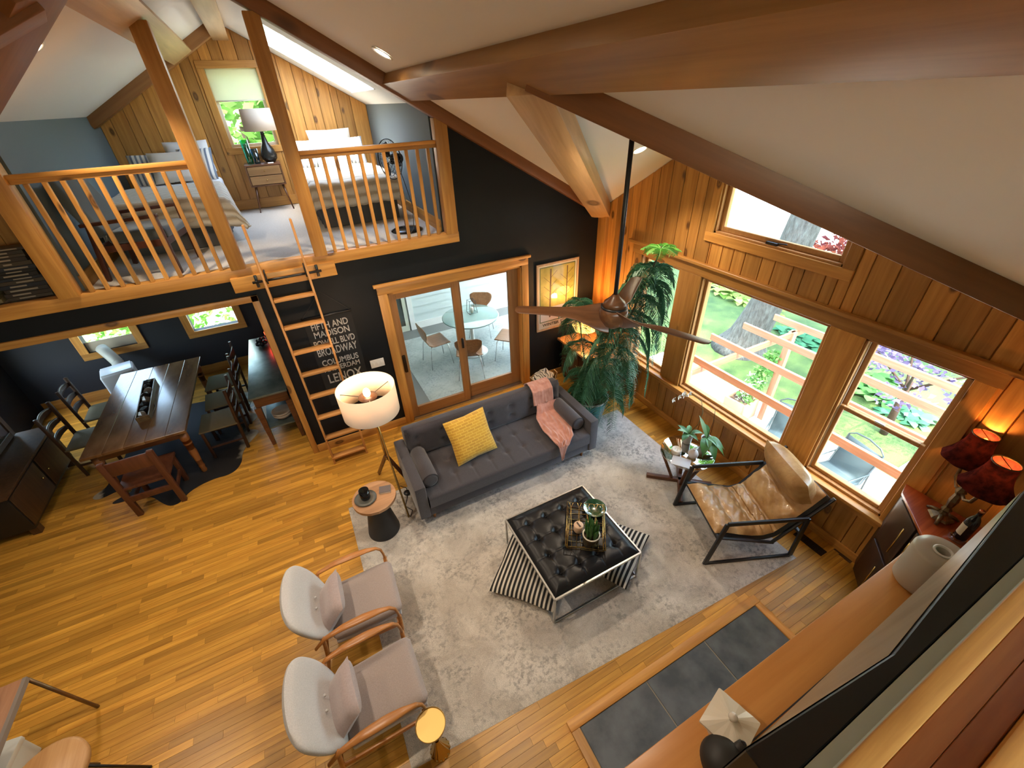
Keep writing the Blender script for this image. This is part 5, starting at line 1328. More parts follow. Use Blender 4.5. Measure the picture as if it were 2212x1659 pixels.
nt.links.new(mixc(nt, mxx.outputs[0], (.010,.0085,.008), (.46,.42,.33)), bs.inputs['Base Color']); bs.inputs['Roughness'].default_value = .6
def smoothpoly(p, it=2):
    for _ in range(it):
        q = []
        for i in range(len(p)):
            a, b = p[i], p[(i+1) % len(p)]
            q += [(a[0]*.75+b[0]*.25, a[1]*.75+b[1]*.25), (a[0]*.25+b[0]*.75, a[1]*.25+b[1]*.75)]
        p = q
    return p
o = MB().prism(list(reversed(smoothpoly(hp))), .0005, .006).obj('cowhide_rug', mcow); tag(o, 'black and white cowhide on the floor under the dining table', 'rug')
# portable air conditioner
ac = thing('air_conditioner', 'white portable air conditioner beyond the dining table, its hose going to the window', 'air conditioner', (-3.02, 7.80, 0), R(14))
MB().box(-.21,.21,-.17,.17,.004,.74).obj('body', mat('ac_white', (.62,.62,.60), .35), ac, .03, 3)
MB().box(-.19,.19,-.15,.15,.738,.752).obj('top_panel', mat('ac_top', (.78,.80,.80), .25), ac, .012)
hp_ = [Vector((.02,.17,.62)),Vector((.02,.27,.64)),Vector((.02,.36,.70)),Vector((-.02,.44,.80)),Vector((-.06,.52,.88)),Vector((-.08,.58,.90))]
pts = []; rad = []
for i in range(60):
    f = i/59*5; k = min(int(f), 4); pts.append(hp_[k].lerp(hp_[k+1], f-k)); rad.append(.075 + (.006 if i % 2 else 0))
MB().tube(pts, rad, 20).obj('hose', mat('hose_white', (.55,.54,.46), .5), ac)
# sideboard
sd_ = thing('zinc_sideboard', 'zinc topped sideboard with tapered legs and a low shelf', 'sideboard', (-.90, 6.56, 0))
zinc = mat('zinc', (.10,.135,.125), .32, .55, col2=(.20,.235,.215), scale=5)
MB().box(-.235,.235,-.96,.96,.82,.85).obj('top', zinc, sd_, .004)
MB().box(-.20,.22,-.91,.91,.66,.82).obj('apron', M_walnut, sd_, .004)
for sx in (-.185,.205):
    for sy in (-.89,.89):
        mb = MB(); a, b = .022, .04
        mb.add([(sx-a,sy-a,.003),(sx+a,sy-a,.003),(sx+a,sy+a,.003),(sx-a,sy+a,.003),(sx-b,sy-b,.66),(sx+b,sy-b,.66),(sx+b,sy+b,.66),(sx-b,sy+b,.66)],[(0,3,2,1),(4,5,6,7),(0,1,5,4),(1,2,6,5),(2,3,7,6),(3,0,4,7)])
        mb.obj('leg', M_walnut, sd_)
MB().box(-.19,.21,-.89,.89,.26,.285).obj('shelf', zinc, sd_, .003)
for k, lb_ in enumerate(('bottom cream bowl of the stack on the sideboard shelf', 'top cream bowl of the stack on the sideboard shelf')):
    b = MB().lathe([(0,0),(.07,0),(.125,.05),(.135,.085),(.128,.085),(.115,.05),(.065,.012),(0,.012)], n=32).obj('bowl', mat('stoneware', (.40,.34,.26), .5)); b.location = (-.86, 5.86, .286+.035*k)
    tag(b, lb_, 'bowl', 'bowls on the sideboard shelf')
fg = thing('dark_figurine', 'small dark knobbly figurine on the far end of the sideboard', 'figurine', (-.93, 7.15, .851))
mb = MB()
for c, r_ in (((0,0,.045),.05),((.05,.02,.05),.04),((-.05,.01,.045),.042),((.0,.0,.11),.038),((.05,.02,.12),.025),((-.045,.01,.10),.026)): mb.ico(c, r_, 2)
mb.obj('body', mat('dark_resin', (.015,.012,.012), .3), fg)
rl = thing('red_lamp', 'small glowing red glass lamp on the far end of the sideboard', 'lamp', (-.80, 7.28, .851))
MB().lathe([(0,0),(.05,0),(.03,.03),(.02,.06),(0,.06)], n=20).obj('base', M_black, rl)
MB().lathe([(.02,.06),(.05,.10),(.058,.16),(.04,.22),(.02,.25),(0,.25)], n=24).obj('globe', emit('red_glow', (1,.06,.02), 5), rl)
# hutch
hu = thing('china_hutch', 'dark wooden hutch with glass upper doors along the dining room side', 'cabinet', (-4.0, 5.98, 0))
hw_ = wood('hutch_wood', (.040,.018,.007), (.095,.045,.017), 2, tone=.08)
MB().box(-.46,.42,-.66,.70,.10,.60).obj('base_cabinet', mat('hutch_dark', (.012,.011,.009), .4), hu, .006)
MB().box(-.46,.45,-.70,.74,.60,.635).obj('counter', hw_, hu, .006)
for x in (-.42,.38):
    for y in (-.60,.64): MB().box(x-.04,x+.04,y-.04,y+.04,.003,.10).obj('foot', hw_, hu)
MB().box(-.46,-.40,-.66,.70,.635,1.75).obj('back', hw_, hu)
for y in (-.66,.02,.67): MB().box(-.40,.08,y,y+.03,.635,1.75).obj('side', hw_, hu)
MB().box(-.46,.12,-.70,.74,1.75,1.79).obj('crown', hw_, hu, .005)
for z in (.98,1.34): MB().box(-.40,.07,-.63,.67,z,z+.02).obj('shelf', hw_, hu)
for y0, y1 in ((-.66,.03),(.04,.70)):
    for (a, b, c, d) in ((y0,y0+.07,.65,1.74),(y1-.07,y1,.65,1.74),(y0+.07,y1-.07,1.67,1.74),(y0+.07,y1-.07,.65,.72)): MB().box(.08,.105,a,b,c,d).obj('door_rail', hw_, hu, .003, 1)
    MB().box(.09,.094,y0+.06,y1-.06,.71,1.68).obj('pane', M_glass, hu)
    MB().box(.42,.435,y0+.02,y1-.02,.14,.57).obj('door', hw_, hu, .006)
    MB().ico((.445,(y0+y1)/2+.25*(1 if y0 < 0 else -1),.36), .014, 1).obj('knob', M_brass, hu)
# ================================================================ SCREEN PORCH
smesh(MB().box(-.50, 4.23, 5.34, 8.6, -.10, -.004), 'floor_porch', mat('porch_floor', (.17,.175,.165), .6), 'grey floor of the porch')
smesh(MB().box(1.84, 4.24, 5.31, 8.35, 2.37, 2.40), 'ceiling_porch', shade_cloth('porch_diffuser', (.86,.88,.88), .62), 'unseen porch roof, made translucent for soft light')  # roof out of view, made translucent to light the porch softly
smesh(MB().box(.42, .56, 5.30, 8.3, 0, 2.36), 'wall_porch_side', mat('porch_paint', (.55,.58,.55), .7))
pw_ = smesh(MB().box(.42, 4.23, 8.22, 8.34, 0, 2.36), 'wall_porch', mat('porch_sheath', (.5,.52,.50), .8), 'pale clapboard wall across the porch')
sid = mat('clapboard_paint', (.52,.58,.57), .6)
for k in range(13):
    z = .15+.168*k; c = Vector((2.98, 8.20, z))
    mb = MB().add([(-1.22,-.022,0),(1.22,-.022,0),(1.22,.02,0),(-1.22,.02,0),(-1.22,-.004,.176),(1.22,-.004,.176),(1.22,.02,.176),(-1.22,.02,.176)],[(0,3,2,1),(4,5,6,7),(0,1,5,4),(1,2,6,5),(2,3,7,6),(3,0,4,7)])
    mb.obj('clapboard', sid, pw_, loc=c)
MB().box(1.76,4.2,8.165,8.20,0,.15).obj('skirt_board', M_wht, pw_); MB().box(1.66,1.76,8.15,8.21,0,2.3).obj('corner_board', M_wht, pw_)
d2 = struct('door_2', 'far glass door seen across the porch')
for (a, b, c, d) in ((.75,.82,0,2.1),(1.56,1.63,0,2.1),(.82,1.56,2.03,2.1),(.82,1.56,0,.12)): MB().box(a,b,8.16,8.21,c,d).obj('door_rail', mat('door_trim', (.55,.56,.45), .6), d2)
MB().box(.82,1.56,8.185,8.19,.12,2.03).obj('pane', mat('dark_glass', (.05,.06,.05), .08, spec=1), d2)
smesh(MB().box(4.16, 4.23, 8.1, 8.22, 0, 2.36), 'trim_18', M_wht); 
o = MB().grid(lambda u, v: (1.2+2.65*u-.02*v, 5.42+2.36*v, .006 if 0 < u < 1 and 0 < v < 1 else .0), 20, 20).obj('porch_rug', rugmat('porch_rug_pile', (.36,.40,.37), (.52,.55,.51), (.27,.30,.29), (.22,.25,.25), 1.2)); tag(o, 'pale grey green vintage rug on the porch floor', 'rug')
pt = thing('porch_table', 'round glass topped pedestal table on the porch', 'table', (2.44, 6.64, .006))
MB().lathe([(0,.715),(.50,.715),(.515,.728),(.515,.735),(.50,.742),(0,.742)], n=60).obj('table_top', mat('tree_reflection_top', (.16,.27,.24), .04, spec=1, coat=1), pt)  # green of the reflected trees put into the tabletop colour
MB().lathe([(0,0),(.27,0),(.25,.015),(.12,.04),(.05,.12),(.035,.30),(.035,.50),(.06,.66),(.14,.715),(0,.715)], n=40).obj('pedestal', M_wht, pt)
lt = thing('wire_lantern', 'black wire lantern on the porch table', 'lantern', (2.52, 6.75, .749))
for sx in (-1,1):
    for sy in (-1,1): MB().tube([(sx*.075,sy*.075,.004),(sx*.055,sy*.055,.24)], .005, 6).obj('post', M_black, lt)
for z, k in ((.006,.075),(.24,.055)): MB().tube([(-k,-k,z),(k,-k,z),(k,k,z),(-k,k,z)], .005, 6, closed=True).obj('hoop', M_black, lt)
MB().cyl((0,0,.004), .03, .09, 16).obj('candle', M_cream, lt)
plyw = wood('porch_ply', (.22,.10,.045), (.36,.18,.08), 0, tone=.05, rough=.3)
def ply(loc, rz, label):
    t = thing('bentwood_chair', label, 'chair', loc, rz, 'porch chairs')
    def shell(u, v):
        prof = [(.22,.425),(.19,.45),(.05,.445),(-.10,.44),(-.17,.46),(-.205,.53),(-.22,.62),(-.235,.72),(-.245,.80)]
        f = v*(len(prof)-1); k = min(int(f), len(prof)-2); q = Vector(prof[k]).lerp(Vector(prof[k+1]), f-k)
        w = .225 if v < .45 else (.225-.12*math.sin((v-.45)/.2*PI/2) if v < .62 else .105+.115*math.sin(min(1,(v-.62)/.25)*PI/2))
        if v < .08: w *= .75+.25*v/.08
        if v > .92: w *= 1-.35*((v-.92)/.08)**2
        y = (2*u-1)*w; x = q.x + (.25*y*y*1.2 if v > .55 else 0)
        return (x, y, q.y + (.15*y*y if v < .5 else 0))
    o = MB().grid(shell, 12, 36).obj('shell', plyw, t); m = o.modifiers.new('t','SOLIDIFY'); m.thickness = .010
    for sx, sy in ((1,1),(1,-1),(-1,1),(-1,-1)):
        MB().tube([(.0,sy*.10,.428),(sx*.13,sy*.15,.42),(sx*.165,sy*.175,.39),(sx*.21,sy*.22,.004)], .008, 8).obj('leg', M_chrome, t)
    return t
_p = ply((1.72, 6.62, .006), R(5), 'bentwood porch chair by the far glass door')
dup(_p, (2.10, 5.93, .006), R(68), 'bentwood porch chair with its back to the sliding door')
dup(_p, (2.93, 6.10, .006), R(135), 'bentwood porch chair half hidden by the sliding door frame')
dup(_p, (2.86, 7.22, .006), R(238), 'bentwood porch chair against the clapboard wall')
# ================================================================ SLEEPING LOFT
def railing(name, label, x0, x1, n):
    t = thing(name, label, 'railing', (x0, 5.12, 2.645), 0, 'loft railings')
    L = x1-x0
    MB().box(0, L, -.035, .035, .955, .99).obj('top_rail', pine[0], t, .006)
    MB().box(0, L, -.015, .015, .918, .955).obj('sub_rail', pine[0], t, .003, 1)
    me = MB().box(-.017,.017,-.017,.017,0,.918).mesh('baluster', pine[2], .003, 1)
    for k in range(n):
        o = bpy.data.objects.new('baluster', me); COL.objects.link(o); o.parent = t; o.location = (L*(k+.75)/(n+.5), 0, 0)
    return t
railing('loft_railing', 'longer pine railing in front of the grey loft chair', -1.88, -.656, 10)
railing('loft_railing', 'shorter pine railing in front of the standing fan', .282, 1.67, 11)
def quiltmat(name):
    m, nt, bs, out = newmat(name); tc = nt.nodes.new('ShaderNodeTexCoord'); wv = nt.nodes.new('ShaderNodeTexWave'); wv.bands_direction = 'Y'; wv.inputs['Scale'].default_value = 5.2; wv.inputs['Distortion'].default_value = .5; wv.inputs['Detail'].default_value = 1
    nt.links.new(tc.outputs['UV'], wv.inputs['Vector']); r = ramp(nt, [(.1,(.42,.34,.24)),(.45,(.60,.53,.42)),(.9,(.66,.60,.50))]); nt.links.new(wv.outputs['Fac'], r.inputs[0]); nt.links.new(r.outputs[0], bs.inputs['Base Color']); bs.inputs['Roughness'].default_value = .95; bs.inputs['Sheen Weight'].default_value = .3
    bump(nt, bs, wv.outputs['Fac'], .8, .02); return m
M_quilt = quiltmat('ridged_quilt'); M_sheet = mat('white_sheet', (.72,.70,.68), .9)
M_skirt = mat('grey_skirt', (.075,.07,.066), .9)
M_tick = stripes('ticking_stripe', (.70,.66,.58), (.16,.18,.22), 0, .055, .55)
M_plain = mat('oatmeal_linen', (.62,.56,.48), .9)
def uvgrid(o, nu, nv, su, sv):
    me = o.data; uv = me.uv_layers.new(name='uv'); b = nv+1
    for p in me.polygons:
        for li in p.loop_indices:
            vi = me.loops[li].vertex_index; uv.data[li].uv = (vi//b/nu*su, vi % b/nv*sv)
def bed(x0, x1, y0, y1, lab, corner, zt=3.16):
    t = thing('bed', lab, 'bed', ((x0+x1)/2, (y0+y1)/2, 2.62)); w = (x1-x0)/2; d = (y1-y0)/2; h = zt-2.62
    MB().box(-w,w,-d,d,.28,h).obj('mattress', M_sheet, t, .05, 3)
    def skirt(u, v):
        P = [(-w,d),(-w,-d),(w,-d),(w,d)]; f = u*3; k = min(int(f),2); a = Vector(P[k]).lerp(Vector(P[k+1]), f-k)
        return (a.x*(1+.012*math.sin(u*140)), a.y*(1+.008*math.sin(u*140)), .30-.29*v)
    MB().grid(skirt, 120, 3).obj('bed_skirt', M_skirt, t)
    MB().box(-w+.05,w-.05,-d+.05,d-.02,.05,.28).obj('box_base', M_skirt, t)
    for sx in (-1,1): MB().box(sx*(w-.08)-.03,sx*(w-.08)+.03,-d+.05,-d+.11,.002,.06).obj('foot', M_dkwood, t)
    return t
def quilt(x0, x1, y0, y1, zt, lab, corner):
    cx = (x0+x1)/2; w = (x1-x0)/2; nu, nv = 50, 50; dr = .30
    def fn(u, v):
        a = (u-.5)*2*(w+dr); b = v*(y1-y0+dr) - dr
        hx = max(0, abs(a)-w); hy = max(0, -b)
        x = cx + math.copysign(min(abs(a), w+.03+.04*min(1,hx/dr)), a); y = y0 + max(b, -.035-.02*min(1,hy/dr)); z = zt+.015
        hh = math.hypot(hx, hy) if (hx > 0 and hy > 0) else max(hx, hy)
        z -= min(hh, dr*1.15)
        if hx > 0 or hy > 0: z += .006*math.sin(a*38+b*33)
        if corner and u > .55:
            k = max(0, (u-.55)/.45)*max(0, 1-v*1.1); x += .20*k; y -= .06*k; z -= .06*k*math.sin(k*3)
        z += .008*math.sin(a*9+b*4)
        return (x, y, z)
    o = MB().grid(fn, nu, nv).obj('quilt', M_quilt); uvgrid(o, nu, nv, 1, 1); m = o.modifiers.new('t','SOLIDIFY'); m.thickness = .018; m.offset = 1
    tag(o, lab, 'quilt', 'cream quilts')
bed(-1.74, -.70, 6.32, 8.36, 'twin bed with dark skirt beside the grey loft chair', True)
quilt(-1.76, -.68, 6.30, 7.50, 3.16, 'cream ridged quilt slipping off the bed beside the loft chair', True)
bed(.42, 1.44, 6.38, 8.40, 'twin bed with dark skirt behind the standing fan', False)
quilt(.40, 1.46, 6.36, 8.0, 3.16, 'cream ridged quilt on the bed behind the standing fan', False)
def bp(lab, loc, w, h, t, m, rx=68, rz=0, grp='bed pillows'):
    o = MB().pillow(w, h, t, 14).obj('bed_pillow', m); o.location = loc; o.rotation_euler = (R(rx), 0, R(rz)); tag(o, lab, 'pillow', grp)
for cx, sd in ((-1.20, 'loft chair side bed'), (.92, 'standing fan side bed')):
    if cx < 0:
        bp('ticking striped pillow against the knee wall, on the bed beside the loft chair', (cx-.28, 8.16, 3.33), .46,.44,.16, M_tick, 62, 6)
        bp('ticking striped pillow on the nightstand side of the bed beside the loft chair', (cx+.28, 8.10, 3.36), .44,.44,.16, M_tick, 62, -8)
        bp('plain oatmeal pillow in the middle of the bed beside the loft chair', (cx+.0, 7.98, 3.36), .52,.42,.16, M_plain, 60)
        bp('white pillow peeping out behind the others on the bed beside the loft chair', (cx+.2, 8.33, 3.44), .55,.42,.15, M_sheet, 76)
    else:
        bp('ticking striped pillow on the nightstand side of the bed behind the standing fan', (cx-.30, 8.14, 3.36), .44,.44,.16, M_tick, 62, 6)
        bp('ticking striped pillow on the knee wall side of the bed behind the standing fan', (cx+.30, 8.14, 3.36), .44,.44,.16, M_tick, 62, -6)
        bp('white fringed pillow in the middle of the bed behind the standing fan', (cx, 8.0, 3.38), .50,.46,.16, M_sheet, 60)
        bp('oatmeal pillow at the back of the bed behind the standing fan', (cx+.06, 8.34, 3.46), .66,.44,.15, M_plain, 76)
ns = thing('nightstand', 'mid-century two drawer nightstand between the loft beds', 'nightstand', (-.10, 8.30, 2.62))
nsw = wood('nightstand_wood', (.20,.095,.03), (.33,.18,.07), 0, tone=.08)
MB().box(-.25,.25,-.20,.20,.645,.67).obj('top', M_walnut, ns, .004); MB().box(-.25,.25,-.20,.20,.37,.39).obj('bottom', M_walnut, ns, .004)
for s_ in (-1,1): MB().box(s_*.24-.01,s_*.24+.01,-.20,.20,.39,.645).obj('side', M_walnut, ns)
MB().box(-.23,.23,.17,.19,.39,.645).obj('back', M_walnut, ns)
for z in (.395,.522):
    d_ = MB().box(-.225,.225,-.205,.16,z,z+.118).obj('drawer', nsw, ns, .003, 1); MB().ico((0,-.213,z+.059), .010, 1).obj('knob', M_brass, d_)
for sx in (-1,1):
    for sy in (-1,1): MB().tube([(sx*.19,sy*.15,.37),(sx*.245,sy*.19,.002)], [.016,.009], 10).obj('leg', M_walnut, ns)
nl = thing('bedside_lamp', 'bedside lamp with dark gourd base and cream drum shade', 'lamp', (.03, 8.27, 3.291))
MB().lathe([(0,0),(.06,0),(.105,.05),(.115,.10),(.09,.18),(.045,.26),(.028,.36),(.024,.41),(0,.41)], n=36).obj('base', mat('gunmetal', (.035,.035,.032), .25, .6), nl)
MB().lathe([(.215,.42),(.225,.42),(.205,.70),(.198,.70)], n=40).obj('lamp_shade', shade_cloth('oat_shade', (.70,.60,.50), .3), nl)
tg = glass('teal_glass', (.25,.75,.70), .02, 3)
for k, (x, y, r_, h, tint, lb_) in enumerate(((-.25,8.28,.055,.32,(.25,.78,.66),'tall green glass vase on the nightstand'), (-.155,8.24,.05,.20,(.15,.55,.68),'shorter blue glass vase on the nightstand'))):
    t = thing('glass_vase', lb_, 'vase', (x, y, 3.2905)); MB().lathe([(0,0),(r_*.8,0),(r_*.85,.01),(r_,h),(r_*.93,h),(r_*.78,.02),(0,.02)], n=28).obj('body', glass('vase_glass_%d' % k, tint, .02, 3), t)
o = MB().box(-.04,.04,-.03,.03,0,.012).obj('small_clock', M_wht, bevel=.003); o.location = (.02, 8.135, 3.2905); tag(o, 'small white gadget at the front of the nightstand', 'gadget')
# standing fan
sf = thing('standing_fan', 'black pedestal fan behind the shorter loft railing', 'fan', (1.33, 5.64, 2.62), R(205))
MB().lathe([(0,.001),(.20,.001),(.20,.012),(.16,.028),(.04,.04),(0,.04)], n=40).obj('base', M_blackgl, sf)
MB().tube([(0,0,.04),(0,0,.42)], .018, 10).obj('pole', mat('fan_bronze', (.10,.055,.03), .4, .4), sf); MB().tube([(0,0,.42),(0,0,.78)], .012, 10).obj('upper_pole', M_black, sf)
MB().lathe([(0,-.09),(.05,-.085),(.06,-.03),(.055,.05),(0,.06)], n=24, M=TR((0,0,.82), ry=PI/2)).obj('motor', M_blackgl, sf)
for r_ in (.21,.17,.13,.09,.05):
    for x in (.075 if r_ == .21 else .11,): MB().tube([(x, r_*math.cos(2*PI*k/36), .82+r_*math.sin(2*PI*k/36)) for k in range(36)], .003 if r_ < .2 else .006, 5, closed=True).obj('cage_ring', M_black, sf)
mb = MB()
for k in range(24):
    a = 2*PI*k/24; mb.tube([(.12,.03*math.cos(a),.82+.03*math.sin(a)),(.115,.12*math.cos(a),.82+.12*math.sin(a)),(.075,.21*math.cos(a),.82+.21*math.sin(a)),(.02,.12*math.cos(a),.82+.12*math.sin(a))], .0018, 4)
o = mb.obj('cage_wires', M_black, sf); o['kind'] = 'stuff'
for k in range(3):
    a = 2*PI*k/3
    def fb(u, v, a=a): r = .03+.15*u; w = (v-.5)*1.2*(.6+.4*math.sin(u*PI)); return (.075+.03*(v-.5), r*math.cos(a+w), .82+r*math.sin(a+w))
    MB().grid(fb, 8, 6).obj('blade', M_blackgl, sf)
MB().tube([(0,.03,.78),(.02,.12,.6),(-.02,.16,.3),(.05,.2,.06),(.15,.22,.005)], .004, 5).obj('cord', M_black, sf)
# loft armchair
la = thing('loft_armchair', 'grey cushioned armchair with dark wooden frame behind the longer railing', 'armchair', (-1.34, 5.70, 2.62), R(-12))
M_gry = mat('blue_grey_wool', (.075,.09,.095), .9, sheen=.3)
MB().box(-.22,.30,-.25,.25,.33,.44).obj('seat_cushion', M_gry, la, .04, 3)
MB().box(-.06,.06,-.25,.25,-.02,.52, M=TR((-.26,0,.42), ry=R(-20))).obj('back_cushion', M_gry, la, .04, 3)
M_mah = wood('dark_mahogany', (.045,.012,.007), (.09,.026,.013), 2, tone=.05)
for sy in (-1,1):
    MB().bar((.28,sy*.29,.003),(.28,sy*.29,.56), .04,.04).obj('leg', M_mah, la, .004); MB().bar((-.36,sy*.29,.003),(-.28,sy*.29,.52), .04,.04).obj('leg', M_mah, la, .004)
    MB().bar((.31,sy*.29,.565),(-.34,sy*.29,.53), .055,.03).obj('armrest', M_mah, la, .005); MB().bar((.28,sy*.29,.32),(-.31,sy*.29,.30), .025,.06).obj('side_rail', M_mah, la)
MB().bar((.28,-.28,.32),(.28,.28,.32), .025,.06).obj('front_rail', M_mah, la); MB().bar((-.32,-.28,.30),(-.32,.28,.30), .025,.06).obj('rear_rail', M_mah, la)
# ---- media shelf beside the loft post
wn_ = smesh(MB().box(-4.6,-2.02,5.62,5.70,2.62,3.9), 'wall_niche', pine[2], 'pine board lining behind the stacked media')
for k in range(16): MB().box(-.075,.075,0,.012,0,1.25).obj('board', pine[2], wn_, .003, 1, loc=(-2.11-.155*k, 5.606, 2.62))
cdm = [mat('case_a', (.012,.011,.011), .4), mat('case_b', (.03,.022,.018), .4), mat('case_c', (.05,.035,.022), .5), mat('case_d', (.018,.02,.028), .4)]
M_ttl = mat('spine_print', (.28,.23,.17), .6)
rr = random.Random(21); z = 2.6455; zs = []
names = 'lowest,second,third,fourth,fifth,sixth,seventh,eighth,ninth,tenth,eleventh,twelfth,thirteenth,fourteenth'.split(',')
for k in range(14):
    h = rr.choice([.024,.028,.032,.036]); w = rr.uniform(.15,.165); x = -2.27+rr.uniform(-.012,.012)
    t = thing('media_case', 'dark media case, %s from the bottom of the stack beside the thick loft post' % names[k] if k else 'dark media case at the very bottom of the stack beside the thick loft post', 'case', (x, 5.32, z), 0, 'stacked media cases')
    MB().box(-w,w,-.07,.07,0,h-.0015).obj('case', rr.choice(cdm), t, .001, 1)
    MB().box(-w*rr.uniform(.2,.8), w*rr.uniform(.1,.7), -.0712,-.0702,h*.3,h*.65).obj('title_strip', M_ttl, t)
    z += h
z = 2.6455
jm = [mat('pale_case_a', (.16,.12,.05), .6), mat('pale_case_b', (.11,.08,.035), .6)]
for k in range(9):
    o = MB().box(-.05,.05,-.07,.07,0,.034).obj('slim_case', jm[k % 2], bevel=.002); o.location = (-2.52+rr.uniform(-.01,.01), 5.31, z); z += .0345
    tag(o, 'yellowish slim case, %s from the bottom of the narrow stack beside the dark cases' % names[k], 'case', 'slim cases')
# ================================================================ DESK CORNER
dk = thing('desk', 'wooden desk corner with grey edge band and metal legs', 'desk', (-3.22, 2.26, 0))
MB().box(-.67,.645,-.55,.525,.72,.75).obj('desk_top', wood('desk_wood', (.26,.12,.06), (.38,.20,.11), 1, tone=.03), dk, .003)
MB().box(.645,.668,-.55,.525,.715,.752).obj('edge_band', mat('edge_grey', (.20,.17,.15), .5), dk)
for x, y in ((.655,.525),(.655,-.52),(-.64,.52),(-.64,-.52)): MB().tube([(x,y,.72),(x+(.05 if x > 0 else -.05),y+(.06 if y > 0 else -.06),.003)], .013, 10).obj('leg', mat('bronze_leg', (.20,.13,.07), .35, .8), dk)
dbow = thing('dark_bowl', 'dark brown bowl at the far edge of the desk', 'bowl', (-2.79, 2.66, .751))
MB().lathe([(0,0),(.05,0),(.12,.05),(.135,.09),(.128,.09),(.11,.05),(0,.015)], n=32).obj('dish', mat('dark_brown_glaze', (.03,.006,.003), .25), dbow)
fb_ = thing('file_box', 'white lidded box on the floor beside the desk leg', 'box', (-3.03, 2.52, 0), R(-8))
MB().box(-.17,.17,-.22,.22,.003,.22).obj('box', mat('box_white', (.62,.66,.62), .6), fb_, .006); MB().box(-.175,.175,-.225,.225,.20,.245).obj('lid', mat('box_white2', (.68,.72,.68), .5), fb_, .006)
sto = thing('wooden_stool', 'round wooden stool with thin black legs by the desk', 'stool', (-2.33, 2.10, 0))
stw = wood('stool_seat', (.40,.20,.07), (.58,.34,.15), 1, tone=.03); 
MB().lathe([(0,.555),(.185,.555),(.205,.565),(.208,.60),(.19,.615),(0,.615)], n=44).obj('seat', stw, sto)
for a in (15, 105, 195, 285): MB().tube([(.10*math.cos(R(a)),.10*math.sin(R(a)),.56),(.29*math.cos(R(a)),.29*math.sin(R(a)),.008)], .009, 8).obj('leg', M_black, sto)
MB().tube([(.28*math.cos(2*PI*k/28),.28*math.sin(2*PI*k/28),.009) for k in range(0)] or [(.29*math.cos(R(15)),.29*math.sin(R(15)),.011),(.29*math.cos(R(285)),.29*math.sin(R(285)),.011)], .009, 8).obj('floor_bar', M_black, sto)
# ================================================================ OUTSIDE
G = -1.8
smesh(MB().box(4.24, 60, -30, 60, G-.3, G-.02), 'ground_lawn', mat('lawn_turf', (.030,.075,.012), .9, col2=(.10,.16,.032), scale=1.3, bmp=.8, bscale=60, bdist=.03, detail=8), 'sunlit lawn below the windows')
smesh(MB().box(-30, 4.24, 8.60, 60, G-.3, G-.02), 'ground_yard', mat('yard_turf', (.07,.16,.02), .95, col2=(.16,.28,.05), scale=1))
smesh(MB().box(-4.7, .8, 9.4, 30, G-.3, G), 'ground_bright', mat('bright_ground', (.62,.58,.52), .9))  # invented pale ground, added so the dining windows look bright
# flagstone patio
pat = smesh(MB().box(4.25, 8.15, -3, 6.6, G-.02, G), 'floor_patio', mat('patio_joint', (.30,.28,.25), .9), 'pale flagstone patio below the windows')
flag = mat('flagstone', (.42,.40,.37), .85, col2=(.56,.53,.50), scale=3, bmp=.3, bscale=20, rnd=4)
rr = random.Random(31); y = -3.0
while y < 6.5:
    h = rr.uniform(.5,.9); x = 4.27
    while x < 8.0:
        w = min(rr.uniform(.5,1.1), 8.12-x)
        if w > .12:
            j = lambda: rr.uniform(-.03,.03)
            MB().prism([(.015+abs(j()),.015+abs(j())),(w-.015-abs(j()),.015+abs(j())),(w-.015-abs(j()),h-.015-abs(j())),(.015+abs(j()),h-.015-abs(j()))], 0, .02).obj('flagstone', flag, pat, loc=(x, y, G))
        x += w
    y += h
smesh(MB().box(8.2, 12.5, -6, 1.75, G-.02, G+.004), 'path_blue_grey', mat('blue_grey_paving', (.10,.125,.16), .8, col2=(.14,.165,.20), scale=20), 'blue grey paving beyond the patio')  # flat ground mottled in two blue greys
smesh(MB().box(13.7, 45, 1.5, 30, G-.02, G+.004), 'path_gravel', mat('pale_gravel', (.62,.60,.56), .9, col2=(.5,.48,.45), scale=30), 'pale gravel drive at the far side of the lawn')
# pergola
pg = thing('pergola', 'cedar pergola with open rafters outside the big windows', 'pergola', (6.3, 2.7, G))
ced = wood('cedar', (.30,.13,.075), (.46,.24,.15), 1, tone=.1); cedx = wood('cedar_beam', (.30,.10,.05), (.44,.20,.12), 0, tone=.1)
zt = .35
for x, ye in ((5.30,4.26),(6.14,4.42),(6.98,4.42),(7.76,4.36)):
    MB().box(x-6.3-.022, x-6.3+.022, -4.0, ye-2.7, zt-.10-G, zt+.02-G).obj('rafter', ced, pg, .004, 1)
for yb in (3.86, -1.0): MB().box(5.0-6.3, 7.95-6.3, yb-2.7-.022, yb-2.7+.022, zt-.22-G, zt-.10-G).obj('beam', cedx, pg, .004, 1)
for x, y in ((7.62,3.86),(5.0,3.86),(7.62,-1.0),(5.0,-1.0)):
    MB().box(x-6.3-.055,x-6.3+.055,y-2.7-.055,y-2.7+.055,.02,zt-.10-G).obj('post', wood('cedar_post', (.30,.13,.075), (.46,.24,.15), 2, tone=.05), pg, .005)
